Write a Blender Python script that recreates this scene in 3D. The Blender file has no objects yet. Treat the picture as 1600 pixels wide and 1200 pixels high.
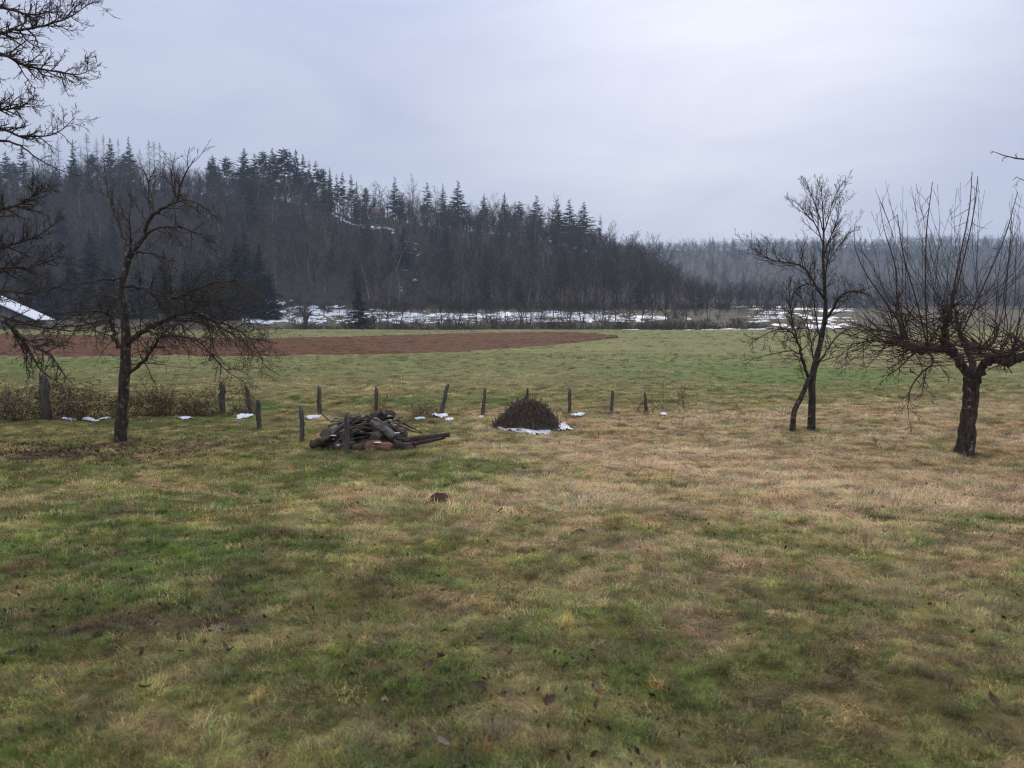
import bpy, math, random
import numpy as np
from mathutils import Vector, Matrix, Quaternion

# ------------------------------------------------------------------ camera, sky, sun, exposure
S = bpy.context.scene
COL = S.collection
F = 1202.0                       # focal length in photo pixels (1600 wide)
PITCH = math.atan(100.0 / F)     # horizon sits 100 px above the picture's middle
CAM = Vector((0.0, 0.0, 1.65))
cd = bpy.data.cameras.new('camera'); cam = bpy.data.objects.new('camera', cd); COL.objects.link(cam)
cam.location = CAM; cam.rotation_euler = (math.pi / 2 - PITCH, 0, 0)
cd.sensor_width = 36; cd.lens = 36 * F / 1600; cd.clip_start = 0.05; cd.clip_end = 6000
cd.dof.use_dof = True; cd.dof.focus_distance = 20.0; cd.dof.aperture_fstop = 2.8
S.camera = cam

SUN_AZ, SUN_EL = math.radians(15), math.radians(27)
w = bpy.data.worlds.new('World'); S.world = w; w.use_nodes = True
nt = w.node_tree; N = nt.nodes; Lk = nt.links; N.clear()
def nd(tree, typ, **kw):
    n = tree.nodes.new(typ)
    for k, v in kw.items(): setattr(n, k, v)
    return n
out = nd(nt, 'ShaderNodeOutputWorld'); bg = nd(nt, 'ShaderNodeBackground')
sky = nd(nt, 'ShaderNodeTexSky', sky_type='NISHITA', sun_disc=False, sun_elevation=SUN_EL, sun_rotation=SUN_AZ)
sk = nd(nt, 'ShaderNodeVectorMath', operation='SCALE'); sk.inputs['Scale'].default_value = 0.08
Lk.new(sky.outputs[0], sk.inputs[0])
tc = nd(nt, 'ShaderNodeTexCoord')
mp = nd(nt, 'ShaderNodeMapping'); mp.inputs['Scale'].default_value = (1.3, 1.3, 5.0)
Lk.new(tc.outputs['Generated'], mp.inputs[0])
n1 = nd(nt, 'ShaderNodeTexNoise'); n1.inputs['Scale'].default_value = 1.9; n1.inputs['Detail'].default_value = 6; n1.inputs['Roughness'].default_value = 0.5; n1.inputs['Distortion'].default_value = 0.5
Lk.new(mp.outputs[0], n1.inputs['Vector'])
cr = nd(nt, 'ShaderNodeValToRGB')
cr.color_ramp.elements[0].position = 0.32; cr.color_ramp.elements[0].color = (0.385, 0.42, 0.565, 1)
cr.color_ramp.elements[1].position = 0.68; cr.color_ramp.elements[1].color = (0.465, 0.50, 0.605, 1)
Lk.new(n1.outputs['Fac'], cr.inputs[0])
# the veiled sun brightens the cloud around it
sd = Vector((math.sin(SUN_AZ) * math.cos(SUN_EL), math.cos(SUN_AZ) * math.cos(SUN_EL), math.sin(SUN_EL)))
dt = nd(nt, 'ShaderNodeVectorMath', operation='DOT_PRODUCT'); dt.inputs[1].default_value = sd
Lk.new(tc.outputs['Generated'], dt.inputs[0])
gl = nd(nt, 'ShaderNodeMapRange', interpolation_type='SMOOTHERSTEP'); gl.inputs['From Min'].default_value = 0.885; gl.inputs['From Max'].default_value = 1.02
Lk.new(dt.outputs['Value'], gl.inputs['Value'])
gn = nd(nt, 'ShaderNodeMath', operation='MULTIPLY')
nr = nd(nt, 'ShaderNodeMapRange'); nr.inputs['From Min'].default_value = 0.3; nr.inputs['From Max'].default_value = 0.7; nr.inputs['To Min'].default_value = 0.55; nr.inputs['To Max'].default_value = 1.25
Lk.new(n1.outputs['Fac'], nr.inputs['Value']); Lk.new(gl.outputs[0], gn.inputs[0]); Lk.new(nr.outputs[0], gn.inputs[1])
gm = nd(nt, 'ShaderNodeMix', data_type='RGBA', blend_type='ADD'); gm.inputs['B'].default_value = (0.15, 0.148, 0.132, 1)
Lk.new(gn.outputs[0], gm.inputs['Factor']); Lk.new(cr.outputs[0], gm.inputs['A'])
# an overcast sky is brighter overhead than at the horizon
sx = nd(nt, 'ShaderNodeSeparateXYZ'); Lk.new(tc.outputs['Generated'], sx.inputs[0])
zr = nd(nt, 'ShaderNodeMapRange'); zr.inputs['From Min'].default_value = 0.0; zr.inputs['From Max'].default_value = 1.0; zr.inputs['To Min'].default_value = 0.98; zr.inputs['To Max'].default_value = 3.0
zp = nd(nt, 'ShaderNodeMath', operation='POWER'); zp.inputs[1].default_value = 2.1; zp.use_clamp = True
Lk.new(sx.outputs['Z'], zp.inputs[0]); Lk.new(zp.outputs[0], zr.inputs['Value'])
zs = nd(nt, 'ShaderNodeVectorMath', operation='SCALE'); Lk.new(gm.outputs['Result'], zs.inputs[0]); Lk.new(zr.outputs[0], zs.inputs['Scale'])
mx = nd(nt, 'ShaderNodeMix', data_type='RGBA'); mx.inputs['Factor'].default_value = 0.93
Lk.new(sk.outputs[0], mx.inputs['A']); Lk.new(zs.outputs[0], mx.inputs['B'])
Lk.new(mx.outputs['Result'], bg.inputs['Color']); bg.inputs['Strength'].default_value = 1.0
Lk.new(bg.outputs[0], out.inputs['Surface'])

sl = bpy.data.lights.new('sun', 'SUN'); sl.energy = 1.5; sl.angle = math.radians(22); sl.color = (1.0, 0.88, 0.70)
so = bpy.data.objects.new('sun', sl); COL.objects.link(so)
so.rotation_euler = (-sd).to_track_quat('-Z', 'Y').to_euler(); so.location = (60, 200, 110)
S.view_settings.view_transform = 'Standard'; S.view_settings.look = 'None'; S.view_settings.gamma = 1
S.view_settings.use_curve_mapping = False; S.view_settings.exposure = 0.25
S.cycles.use_denoising = True; S.cycles.denoising_prefilter = 'NONE'; S.cycles.pixel_filter_type = 'BLACKMAN_HARRIS'; S.cycles.filter_width = 1.25; S.cycles.max_bounces = 5; S.cycles.diffuse_bounces = 4; S.cycles.volume_bounces = 1
S.cycles.transparent_max_bounces = 4; S.cycles.caustics_reflective = False; S.cycles.caustics_refractive = False

# ------------------------------------------------------------------ numpy helpers
def _hash(ix, iy, seed):
    h = (ix.astype(np.int64) * 374761393 + iy.astype(np.int64) * 668265263 + seed * 1442695041) & 0x7fffffff
    h = ((h ^ (h >> 13)) * 1274126177) & 0x7fffffff
    return ((h ^ (h >> 16)) & 0xffff) / 65535.0
def vnoise(x, y, seed=0):
    x = np.asarray(x, float); y = np.asarray(y, float)
    ix = np.floor(x); iy = np.floor(y); fx = x - ix; fy = y - iy
    fx = fx * fx * (3 - 2 * fx); fy = fy * fy * (3 - 2 * fy)
    a = _hash(ix, iy, seed); b = _hash(ix + 1, iy, seed); c = _hash(ix, iy + 1, seed); d = _hash(ix + 1, iy + 1, seed)
    return (a * (1 - fx) + b * fx) * (1 - fy) + (c * (1 - fx) + d * fx) * fy
def fbm(x, y, seed=0, o=4):
    s = 0; a = 0.5; t = 0
    for i in range(o):
        s = s + a * vnoise(np.asarray(x) * 2 ** i + 17.3 * i, np.asarray(y) * 2 ** i - 9.1 * i, seed + i); t += a; a *= 0.5
    return s / t
def sstep(a, b, x):
    t = np.clip((np.asarray(x, float) - a) / (b - a), 0, 1); return t * t * (3 - 2 * t)

# ------------------------------------------------------------------ terrain
_ty = np.arange(-140, 1800, 0.5)
_tz = np.interp(_ty, [-140, -40, 0, 5, 10, 15, 20, 25, 32, 50, 80, 110, 136, 142, 153, 160, 172, 190, 235, 300, 420, 1200],
                [4, 1.9, 0, -.36, -.85, -1.3, -1.58, -1.62, -1.47, -1.12, -.75, -.4, -.12, -.12, -2.0, -2.2, -1.2, 1.0, 4.8, 7.2, 8, 8])
_k = np.hanning(9); _tz = np.convolve(np.pad(_tz, 4, mode='edge'), _k / _k.sum(), mode='valid')
RIDGE_Y, FOOT_Y = 380.0, 235.0
_rp = [-2000, -600, 0, 200, 330, 400, 500, 560, 600, 660, 720, 850, 950, 1000, 1060, 1130, 1250, 1400, 2600]
_rz = [50, 58, 62, 66, 62, 62, 56, 50, 51.5, 47, 45, 40, 32, 25.5, 16, 7.5, 7, 8, 9]
_fp = [700, 900, 1000, 1100, 1200, 1330, 1450, 1560, 1700, 2600]
_fz = [100, 108, 112, 115, 121, 120, 126, 122, 130, 126]
def terrain(x, y, micro=True):
    x = np.asarray(x, float); y = np.asarray(y, float)
    z = np.interp(y, _ty, _tz)
    far = np.maximum(y, 1.0)
    px = 800 + F * x / np.maximum(far, 30)
    # wooded hill
    R = np.interp(px, _rp, _rz)
    t = np.clip((y - FOOT_Y) / (RIDGE_Y - FOOT_Y), 0, 1); s = 0.55 * t + 0.45 * t * t * (3 - 2 * t)
    hz = 4.8 + (R - 4.8) * s - np.clip(y - RIDGE_Y - 55, 0, 400) * 0.15
    hz = hz + 5.0 * (fbm(x / 45, y / 60, 11) - 0.5) * np.clip(t * 3, 0, 1) * np.clip((1 - t) * 3 + .25, 0, 1)
    m = sstep(FOOT_Y - 8, FOOT_Y + 12, y) * sstep(-.02, .02, y - FOOT_Y + 1e-9)
    z = np.where(y > FOOT_Y, np.maximum(hz, -5), z)
    # far hill
    R2 = np.interp(px, _fp, _fz)
    t2 = np.clip((y - 560) / (1300 - 560), 0, 1)
    z2 = 6 + (R2 - 6) * (0.6 * t2 + 0.4 * t2 * t2 * (3 - 2 * t2)) - np.clip(y - 1400, 0, 500) * 0.1 + 34 * (fbm(x / 190, y / 240, 21) - .5) * np.clip(t2 * 4, 0, 1)
    z = np.where(y > 480, np.maximum(z, z2), z)
    # gentle rolls and, close by, the lumps of an old orchard meadow
    side = 0.35 * sstep(6, 22, x) * np.exp(-((y - 30) / 9) ** 2) - 0.30 * sstep(4, 16, x) * np.exp(-((y - 44) / 10) ** 2)
    z = z + side + np.where(y < 150, 0.25 * (fbm(x / 14, y / 14, 31, 2) - .5) * sstep(6, 30, y), 0.5 * (fbm(x / 14, y / 14, 31, 2) - .5))
    if micro:
        k = np.clip(1 - (y - 60) / 60, 0.15, 1)
        z = z + k * (0.17 * (fbm(x / 1.1, y / 1.1, 41, 2) - .5) + 0.11 * (fbm(x / .36, y / .36, 51, 2) - .5))
    return z
_gx = np.arange(-32, 32.01, .08); _gy = np.arange(0, 48.01, .08)
_GZ = terrain(np.repeat(_gx[None], len(_gy), 0), np.repeat(_gy[:, None], len(_gx), 1))
def T(x, y):
    a = (x + 32) / .08; b = (y) / .08; i = int(a); j = int(b)
    if a >= 0 and b >= 0 and i < len(_gx) - 1 and j < len(_gy) - 1:
        a -= i; b -= j
        return float((_GZ[j, i] * (1 - a) + _GZ[j, i + 1] * a) * (1 - b) + (_GZ[j + 1, i] * (1 - a) + _GZ[j + 1, i + 1] * a) * b)
    return float(terrain(np.array([x]), np.array([y]))[0])

CP, SP = math.cos(PITCH), math.sin(PITCH)
def ray(px, py):
    u = (px - 800) / F; v = (600 - py) / F
    return Vector((u, CP + v * SP, -SP + v * CP))
def P(px, py, Y):
    d = ray(px, py); return CAM + d * (Y / d.y)
_h0 = np.geomspace(1.2, 420, 160)
def hit(px, py):
    d = ray(px, py); k = _h0 / d.y
    i = int(np.argmax(CAM.z + d.z * k - terrain(d.x * k, _h0, False) < .12)) or len(_h0) - 1
    _hy = np.linspace(_h0[max(i - 2, 0)], _h0[min(i + 2, len(_h0) - 1)], 60); k = _hy / d.y
    zz = CAM.z + d.z * k - terrain(d.x * k, _hy)
    i = np.argmax(zz < 0)
    if zz[i] >= 0: i = len(_hy) - 1
    a, b = (_hy[max(i - 1, 0)], _hy[i])
    z0, z1 = zz[max(i - 1, 0)], zz[i]
    y = a + (b - a) * (z0 / (z0 - z1) if z0 != z1 else 1)
    p = CAM + d * (y / d.y); p.z = T(p.x, p.y)
    return p
def hitY(px, py): return hit(px, py).y

# ------------------------------------------------------------------ mesh helpers
def mesh_np(name, V, faces_by_n, smooth=True):
    """V: (n,3); faces_by_n: list of (m,k) int arrays"""
    me = bpy.data.meshes.new(name)
    V = np.asarray(V, np.float32)
    me.vertices.add(len(V)); me.vertices.foreach_set('co', V.ravel())
    fs = [np.asarray(f, np.int32) for f in faces_by_n if len(f)]
    loops = np.concatenate([f.ravel() for f in fs]); tot = np.concatenate([np.full(len(f), f.shape[1], np.int32) for f in fs])
    me.loops.add(len(loops)); me.loops.foreach_set('vertex_index', loops)
    me.polygons.add(len(tot)); st = np.concatenate([[0], np.cumsum(tot)[:-1]]).astype(np.int32)
    me.polygons.foreach_set('loop_start', st); me.polygons.foreach_set('loop_total', tot)
    if smooth: me.polygons.foreach_set('use_smooth', np.ones(len(tot), bool))
    me.update(calc_edges=True); me.validate()
    return me
def obj(name, me, mat=None, parent=None, loc=None):
    o = bpy.data.objects.new(name, me); COL.objects.link(o)
    if mat is not None and me is not None and not me.materials: me.materials.append(mat)
    if parent is not None: o.parent = parent
    if loc is not None: o.location = loc
    return o
def tag(o, label=None, cat=None, group=None, kind=None):
    if label: o['label'] = label
    if cat: o['category'] = cat
    if group: o['group'] = group
    if kind: o['kind'] = kind
    return o
def empty(name, loc, rz=0.0, scale=1.0):
    o = bpy.data.objects.new(name, None); COL.objects.link(o); o.empty_display_size = 0.2
    o.location = loc; o.rotation_euler = (0, 0, rz)
    o.scale = (scale,) * 3 if not hasattr(scale, '__len__') else scale
    return o
def setcol(me, rgb, name='tint'):
    a = me.color_attributes.new(name, 'FLOAT_COLOR', 'POINT')
    a.data.foreach_set('color', np.concatenate([rgb, np.ones((len(rgb), 1))], 1).astype(np.float32).ravel())
def grid_faces(ny, nx):
    i = np.arange((ny - 1) * nx).reshape(ny - 1, nx)[:, :-1]
    return np.stack([i, i + 1, i + nx + 1, i + nx], -1).reshape(-1, 4)

class Tubes:
    def __init__(self): self.g = {}
    def add(self, pts, radii, sides):
        self.g.setdefault((len(pts), sides), []).append(([tuple(p) for p in pts], list(radii)))
    def mesh(self, name, rough=0.0, seed=3):
        VV = []; FF = []; FT = []; off = 0
        for (n, s), lst in self.g.items():
            Pn = np.array([l[0] for l in lst], float); Rn = np.array([l[1] for l in lst], float); M = len(lst)
            tg = np.empty_like(Pn); tg[:, 1:-1] = Pn[:, 2:] - Pn[:, :-2]; tg[:, 0] = Pn[:, 1] - Pn[:, 0]; tg[:, -1] = Pn[:, -1] - Pn[:, -2]
            tg /= np.linalg.norm(tg, axis=2, keepdims=True) + 1e-9
            ov = Pn[:, -1] - Pn[:, 0]; ax = np.argmin(np.abs(ov), 1); ref = np.eye(3)[ax][:, None, :]
            b = np.cross(tg, ref); b /= np.linalg.norm(b, axis=2, keepdims=True) + 1e-9
            c = np.cross(tg, b)
            an = np.arange(s) * 2 * math.pi / s
            V = Pn[:, :, None, :] + Rn[:, :, None, None] * (b[:, :, None, :] * np.cos(an)[None, None, :, None] + c[:, :, None, :] * np.sin(an)[None, None, :, None])
            if rough and s >= 7:
                ph = np.arange(n)
                f = 1 + rough * (fbm(np.tile(np.arange(s) * 9.0 / s, (n, 1)) + 50, ph[:, None] * 0.45 + np.zeros((n, s)), seed) - .5)
                f[:, -1] = f[:, -1]
                V = Pn[:, :, None, :] + (V - Pn[:, :, None, :]) * f[None, :, :, None]
            base = off + (np.arange(M) * n * s)[:, None, None]
            i = np.arange(n - 1)[:, None] * s; j = np.arange(s)[None, :]; j2 = (j + 1) % s
            q = np.stack([i + j, i + j2, i + s + j2, i + s + j], -1).reshape(1, -1, 4)
            FF.append((base + q).reshape(-1, 4))
            if s >= 5:
                FF_end = (off + np.arange(M)[:, None] * n * s + (n - 1) * s + np.arange(s)[None, :])
                FT.append(FF_end)
                FT.append((off + np.arange(M)[:, None] * n * s + np.arange(s)[None, ::-1]))
            VV.append(V.reshape(-1, 3)); off += M * n * s
        return mesh_np(name, np.concatenate(VV), FF + FT)

def spline(pts, rad, sub=4):
    """Catmull-Rom through Vectors; radii interpolated."""
    pts = [Vector(p) for p in pts]; o = []; r = []
    ext = [pts[0] * 2 - pts[1]] + pts + [pts[-1] * 2 - pts[-2]]
    for i in range(len(pts) - 1):
        a, b, c, d = ext[i:i + 4]
        for k in range(sub):
            t = k / sub
            o.append(0.5 * ((2 * b) + (c - a) * t + (2 * a - 5 * b + 4 * c - d) * t * t + (3 * b - a - 3 * c + d) * t ** 3))
            r.append(rad[i] * (1 - t) + rad[i + 1] * t)
    o.append(pts[-1]); r.append(rad[-1]); return o, r

def rvec(R):
    return Vector((R.gauss(0, 1), R.gauss(0, 1), R.gauss(0, 1)))
def grow(tb, p, d, L, r, lvl, cfg, R):
    """cfg per level: segs, jitter, trop(z), kids, ratio, angle(deg lo,hi), sides, tip"""
    c = cfg[lvl]; n = c['segs']; st = L / n; pts = [p.copy()]; rad = [r]; q = p.copy(); dd = d.normalized(); ds = [dd.copy()]
    for i in range(n):
        t = (i + 1) / n
        dd = dd + rvec(R) * c['jit']; dd.z += c['trop'] * (t if c.get('late') else 1); dd.normalize()
        q = q + dd * st; pts.append(q.copy()); rad.append(max(r * (1 - (1 - c['tip']) * t), cfg[0].get('minr', .003))); ds.append(dd.copy())
    tb.add(pts, rad, c['sides'])
    if lvl + 1 < len(cfg): spawn(tb, pts, rad, L, lvl, cfg, R)
def spawn(tb, pts, rad, L, lvl, cfg, R, t0=None, kids=None):
    c = cfg[lvl]; n = len(pts) - 1; k = kids if kids is not None else c['kids']
    k = int(k + R.random()); t0 = c['t0'] if t0 is None else t0
    for j in range(k):
        t = t0 + (1 - t0) * (j + R.random()) / max(k, 1); f = min(t * n, n - 1e-4); i = int(f); fr = f - i
        a = pts[i].lerp(pts[i + 1], fr); dirv = (pts[i + 1] - pts[i]).normalized(); rr = rad[i] * (1 - fr) + rad[i + 1] * fr
        ang = math.radians(R.uniform(*c['ang'])); ax = dirv.cross(rvec(R)).normalized()
        nd_ = Quaternion(ax, ang) @ dirv
        nd_.z += c.get('up', 0); nd_.normalize()
        ll = L * c['ratio'] * R.uniform(.55, 1.15) * (1 - c.get('sh', .45) * t)
        grow(tb, a, nd_, ll, min(rr * .72, c.get('maxr', 9)), lvl + 1, cfg, R)

# ------------------------------------------------------------------ materials
def new_mat(name):
    m = bpy.data.materials.new(name); m.use_nodes = True; t = m.node_tree; t.nodes.clear()
    o = nd(t, 'ShaderNodeOutputMaterial'); return m, t, o
def ramp(t, fac, stops):
    r = nd(t, 'ShaderNodeValToRGB'); e = r.color_ramp.elements
    while len(e) < len(stops): e.new(0.5)
    for k, (pos, colr) in enumerate(stops): e[k].position = pos; e[k].color = (*colr, 1)
    t.links.new(fac, r.inputs[0]); return r.outputs[0]
def noise(t, scale, vec=None, detail=4, rough=.55, dist=0.0):
    n = nd(t, 'ShaderNodeTexNoise'); n.inputs['Scale'].default_value = scale; n.inputs['Detail'].default_value = detail
    n.inputs['Roughness'].default_value = rough; n.inputs['Distortion'].default_value = dist
    if vec is not None: t.links.new(vec, n.inputs['Vector'])
    return n.outputs['Fac']
def pos(t, scale=(1, 1, 1)):
    g = nd(t, 'ShaderNodeNewGeometry'); m = nd(t, 'ShaderNodeMapping'); m.inputs['Scale'].default_value = scale
    t.links.new(g.outputs['Position'], m.inputs[0]); return m.outputs[0]
def opos(t, scale=(1, 1, 1)):
    g = nd(t, 'ShaderNodeTexCoord'); m = nd(t, 'ShaderNodeMapping'); m.inputs['Scale'].default_value = scale
    t.links.new(g.outputs['Object'], m.inputs[0]); return m.outputs[0]
def mixc(t, fac, a, b, mode='MIX'):
    m = nd(t, 'ShaderNodeMix', data_type='RGBA', blend_type=mode)
    for s, v in (('Factor', fac), ('A', a), ('B', b)):
        if isinstance(v, (int, float)): m.inputs[s].default_value = v
        elif isinstance(v, tuple): m.inputs[s].default_value = (*v, 1)
        else: t.links.new(v, m.inputs[s])
    return m.outputs['Result']
def bsdf(t, o, colr, rough=.85, spec=.25, bump=None, bstr=.5, bdist=.02):
    b = nd(t, 'ShaderNodeBsdfPrincipled'); b.inputs['Roughness'].default_value = rough; b.inputs['Specular IOR Level'].default_value = spec
    if isinstance(colr, tuple): b.inputs['Base Color'].default_value = (*colr, 1)
    else: t.links.new(colr, b.inputs['Base Color'])
    if bump is not None:
        bp = nd(t, 'ShaderNodeBump'); bp.inputs['Strength'].default_value = bstr; bp.inputs['Distance'].default_value = bdist
        t.links.new(bump, bp.inputs['Height']); t.links.new(bp.outputs[0], b.inputs['Normal'])
    t.links.new(b.outputs[0], o.inputs['Surface']); return b
def mrange(t, v, a, b, c=0., d=1.):
    m = nd(t, 'ShaderNodeMapRange'); m.inputs['From Min'].default_value = a; m.inputs['From Max'].default_value = b
    m.inputs['To Min'].default_value = c; m.inputs['To Max'].default_value = d; t.links.new(v, m.inputs['Value']); return m.outputs[0]
def objrand(t): return nd(t, 'ShaderNodeObjectInfo').outputs['Random']

def bark_mat(name, dark, light, lichen=None, lich_at=.62, scale=14, zst=.35, bump=True):
    m, t, o = new_mat(name)
    v = pos(t, (1, 1, zst)); n = noise(t, scale, v, 5, .6)
    c = ramp(t, n, [(.35, dark), (.7, light)])
    if lichen:
        n2 = noise(t, scale * .55, pos(t), 5, .65, .4)
        c = mixc(t, mrange(t, n2, lich_at, lich_at + .07), c, lichen)
    bsdf(t, o, c, .9, .15, n if bump else None, .9, .03); return m
M_bark = bark_mat('orchard_bark', (.026, .019, .014), (.10, .075, .058), (.24, .235, .17), .59)
M_twig = bark_mat('orchard_twig', (.034, .023, .017), (.090, .064, .048), (.19, .185, .13), .62, bump=False)
M_twig_red = bark_mat('sprout_bark', (.042, .025, .018), (.10, .062, .046), None, bump=False)
def forest_mat(name, a, b, extra=None):
    m, t, o = new_mat(name); c = ramp(t, objrand(t), [(0, a), (.5, tuple((x + y) * .5 for x, y in zip(a, b))), (.86, b), (.90, extra or b)])
    n = noise(t, 1.5, pos(t), 2); c = mixc(t, mrange(t, n, .3, .7, .2, .8), c, mixc(t, .5, c, (.05, .04, .035)))
    bsdf(t, o, c, .95, .1); return m
M_fbark = forest_mat('forest_bark', (.045, .035, .027), (.13, .105, .083), (.32, .29, .25))
M_ftwig = forest_mat('forest_twig', (.027, .019, .014), (.088, .060, .043), (.12, .093, .073))
M_rtwig = forest_mat('river_twig', (.050, .038, .032), (.085, .062, .052))
M_cbark = forest_mat('conifer_bark', (.045, .036, .03), (.08, .066, .055))
def needle_mat(name, a, b):
    m, t, o = new_mat(name); c = ramp(t, objrand(t), [(0, a), (1, b)])
    n = noise(t, .9, pos(t), 3); c = mixc(t, mrange(t, n, .35, .7), c, mixc(t, 1.0, c, (.55, .6, .62), 'MULTIPLY'))
    bsdf(t, o, c, .8, .2); return m
M_needle = needle_mat('dark_needles', (.010, .017, .012), (.024, .034, .020))
M_needle2 = needle_mat('pine_needles', (.020, .032, .021), (.040, .052, .030))
M_larch = forest_mat('larch_twig', (.085, .072, .055), (.13, .11, .085))

# grass: the colour of each tuft comes with it as an instance attribute
def grass_mat(name, attr_type):
    m, t, o = new_mat(name)
    a = nd(t, 'ShaderNodeAttribute', attribute_type=attr_type, attribute_name='tint')
    va = nd(t, 'ShaderNodeAttribute', attribute_type='GEOMETRY', attribute_name='blade')
    c = mixc(t, 1.0, a.outputs['Color'], va.outputs['Color'], 'MULTIPLY')
    d = nd(t, 'ShaderNodeBsdfDiffuse'); tr = nd(t, 'ShaderNodeBsdfTranslucent'); ms = nd(t, 'ShaderNodeMixShader'); ms.inputs[0].default_value = .36
    t.links.new(c, d.inputs[0]); t.links.new(c, tr.inputs[0]); t.links.new(d.outputs[0], ms.inputs[1]); t.links.new(tr.outputs[0], ms.inputs[2])
    g = nd(t, 'ShaderNodeBsdfGlossy'); g.inputs['Roughness'].default_value = .45; g.inputs['Color'].default_value = (.8, .8, .85, 1)
    m2 = nd(t, 'ShaderNodeMixShader'); m2.inputs[0].default_value = .035
    t.links.new(ms.outputs[0], m2.inputs[1]); t.links.new(g.outputs[0], m2.inputs[2]); t.links.new(m2.outputs[0], o.inputs['Surface']); return m
M_grass = grass_mat('meadow_grass', 'INSTANCER')
m, t, o = new_mat('meadow_ground')
a = nd(t, 'ShaderNodeAttribute', attribute_type='GEOMETRY', attribute_name='tint')
n = noise(t, 7, pos(t), 6, .65); nf = noise(t, 1.2, pos(t, (.25, 1, 1)), 5, .6)
c = mixc(t, 1.0, a.outputs['Color'], ramp(t, n, [(.3, (.45, .42, .40)), (.68, (1.15, 1.12, 1.1))]), 'MULTIPLY')
c = mixc(t, 1.0, c, ramp(t, nf, [(.3, (.78, .76, .74)), (.7, (1.18, 1.16, 1.12))]), 'MULTIPLY')
bsdf(t, o, c, .95, .1, n, .8, .06); M_ground = m
m, t, o = new_mat('plough_soil')
n = noise(t, 2.4, pos(t, (.12, 1, 1)), 6, .75)
c = ramp(t, n, [(.25, (.055, .027, .015)), (.5, (.115, .056, .030)), (.75, (.185, .098, .056))])
bsdf(t, o, c, .95, .1, n, 1.0, .08); M_soil = m
m, t, o = new_mat('snow')
n = noise(t, 5, pos(t), 6, .6)
b = bsdf(t, o, ramp(t, n, [(.3, (.46, .475, .50)), (.7, (.70, .715, .74))]), .6, .3, n, .5, .03); M_snow = m
m, t, o = new_mat('valley_grass')
n = noise(t, .35, pos(t, (.4, 1, 1)), 7, .65)
bsdf(t, o, ramp(t, n, [(.3, (.055, .045, .03)), (.55, (.11, .095, .055)), (.75, (.15, .12, .08))]), .95, .1, n, 1.0, .2); M_valley = m
m, t, o = new_mat('leaf_litter')
n = noise(t, .5, pos(t), 7, .7)
bsdf(t, o, ramp(t, n, [(.3, (.024, .018, .014)), (.55, (.045, .033, .026)), (.78, (.08, .062, .049))]), .95, .1, n, 1.0, .3); M_litter = m
m, t, o = new_mat('post_wood')
n = noise(t, 22, pos(t, (1, 1, .08)), 5, .6); n2 = noise(t, 5, pos(t), 4)
c = ramp(t, n, [(.3, (.035, .028, .022)), (.7, (.17, .145, .12))]); c = mixc(t, mrange(t, n2, .5, .7, 0, .6), c, (.075, .08, .052))
bsdf(t, o, c, .9, .15, n, 1.0, .02); M_post = m
def log_mat(name, a, b, cc=None):
    m, t, o = new_mat(name); n = noise(t, 16, opos(t, (.18, 1, 1)), 6, .65); n2 = noise(t, 6, pos(t), 4)
    c = ramp(t, n, [(.3, a), (.7, b)])
    if cc: c = mixc(t, mrange(t, n2, .5, .62), c, cc)
    bsdf(t, o, c, .9, .15, n, 1.0, .03); return m
M_log = [log_mat('log_bark', (.022, .016, .013), (.13, .092, .07), (.06, .042, .032)), log_mat('log_bark_grey', (.07, .062, .055), (.24, .22, .20)), log_mat('log_bark_brown', (.045, .03, .02), (.17, .115, .08), (.07, .08, .045))]
M_rot = log_mat('red_rotten_wood', (.09, .045, .03), (.30, .15, .10), (.17, .10, .07))
m, t, o = new_mat('cut_wood')
wv = nd(t, 'ShaderNodeTexWave', wave_type='RINGS', rings_direction='X'); wv.inputs['Scale'].default_value = 14; wv.inputs['Distortion'].default_value = 2.5
t.links.new(opos(t), wv.inputs['Vector'])
bsdf(t, o, ramp(t, wv.outputs['Fac'], [(.2, (.11, .075, .055)), (.8, (.19, .14, .11))]), .9, .1); M_cut = m
M_brush = bark_mat('brushwood', (.045, .032, .022), (.18, .125, .085), None, bump=False)
M_brush2 = bark_mat('brushwood_pale', (.09, .07, .05), (.20, .165, .12), None, bump=False)
M_vine = bark_mat('dry_vine', (.05, .026, .015), (.19, .10, .055), None, bump=False)
M_dry = bark_mat('dry_stalk', (.10, .07, .045), (.22, .165, .11), None, bump=False)
m, t, o = new_mat('wire'); bsdf(t, o, ramp(t, noise(t, 9, pos(t)), [(.4, (.05, .035, .03)), (.6, (.12, .11, .10))]), .6, .4); M_wire = m
m, t, o = new_mat('dead_leaf')
rnd = objrand(t); n = noise(t, 40, opos(t), 4)
c = ramp(t, rnd, [(0, (.07, .038, .02)), (.35, (.13, .066, .032)), (.6, (.20, .085, .036)), (.8, (.085, .05, .032)), (1, (.26, .18, .12))])
bsdf(t, o, mixc(t, mrange(t, n, .3, .7, .1, .6), c, (.04, .026, .02)), .7, .3); M_leaf = m
M_crumb = bark_mat('leaf_crumb', (.03, .02, .014), (.14, .075, .045), None, scale=9, zst=1, bump=False)
m, t, o = new_mat('mole_soil'); n = noise(t, 30, pos(t), 5, .7)
bsdf(t, o, ramp(t, n, [(.3, (.035, .018, .012)), (.7, (.13, .062, .04))]), .95, .1, n, 1, .03); M_mole = m
def plain(name, a, b, scale=4, rough=.85):
    m, t, o = new_mat(name); n = noise(t, scale, pos(t), 5, .6); bsdf(t, o, ramp(t, n, [(.3, a), (.7, b)]), rough, .2, n, .4, .02); return m
M_wall = plain('barn_board', (.10, .085, .085), (.19, .165, .16), 2.5); M_dark = plain('dark_opening', (.012, .011, .012), (.03, .027, .026))
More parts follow.
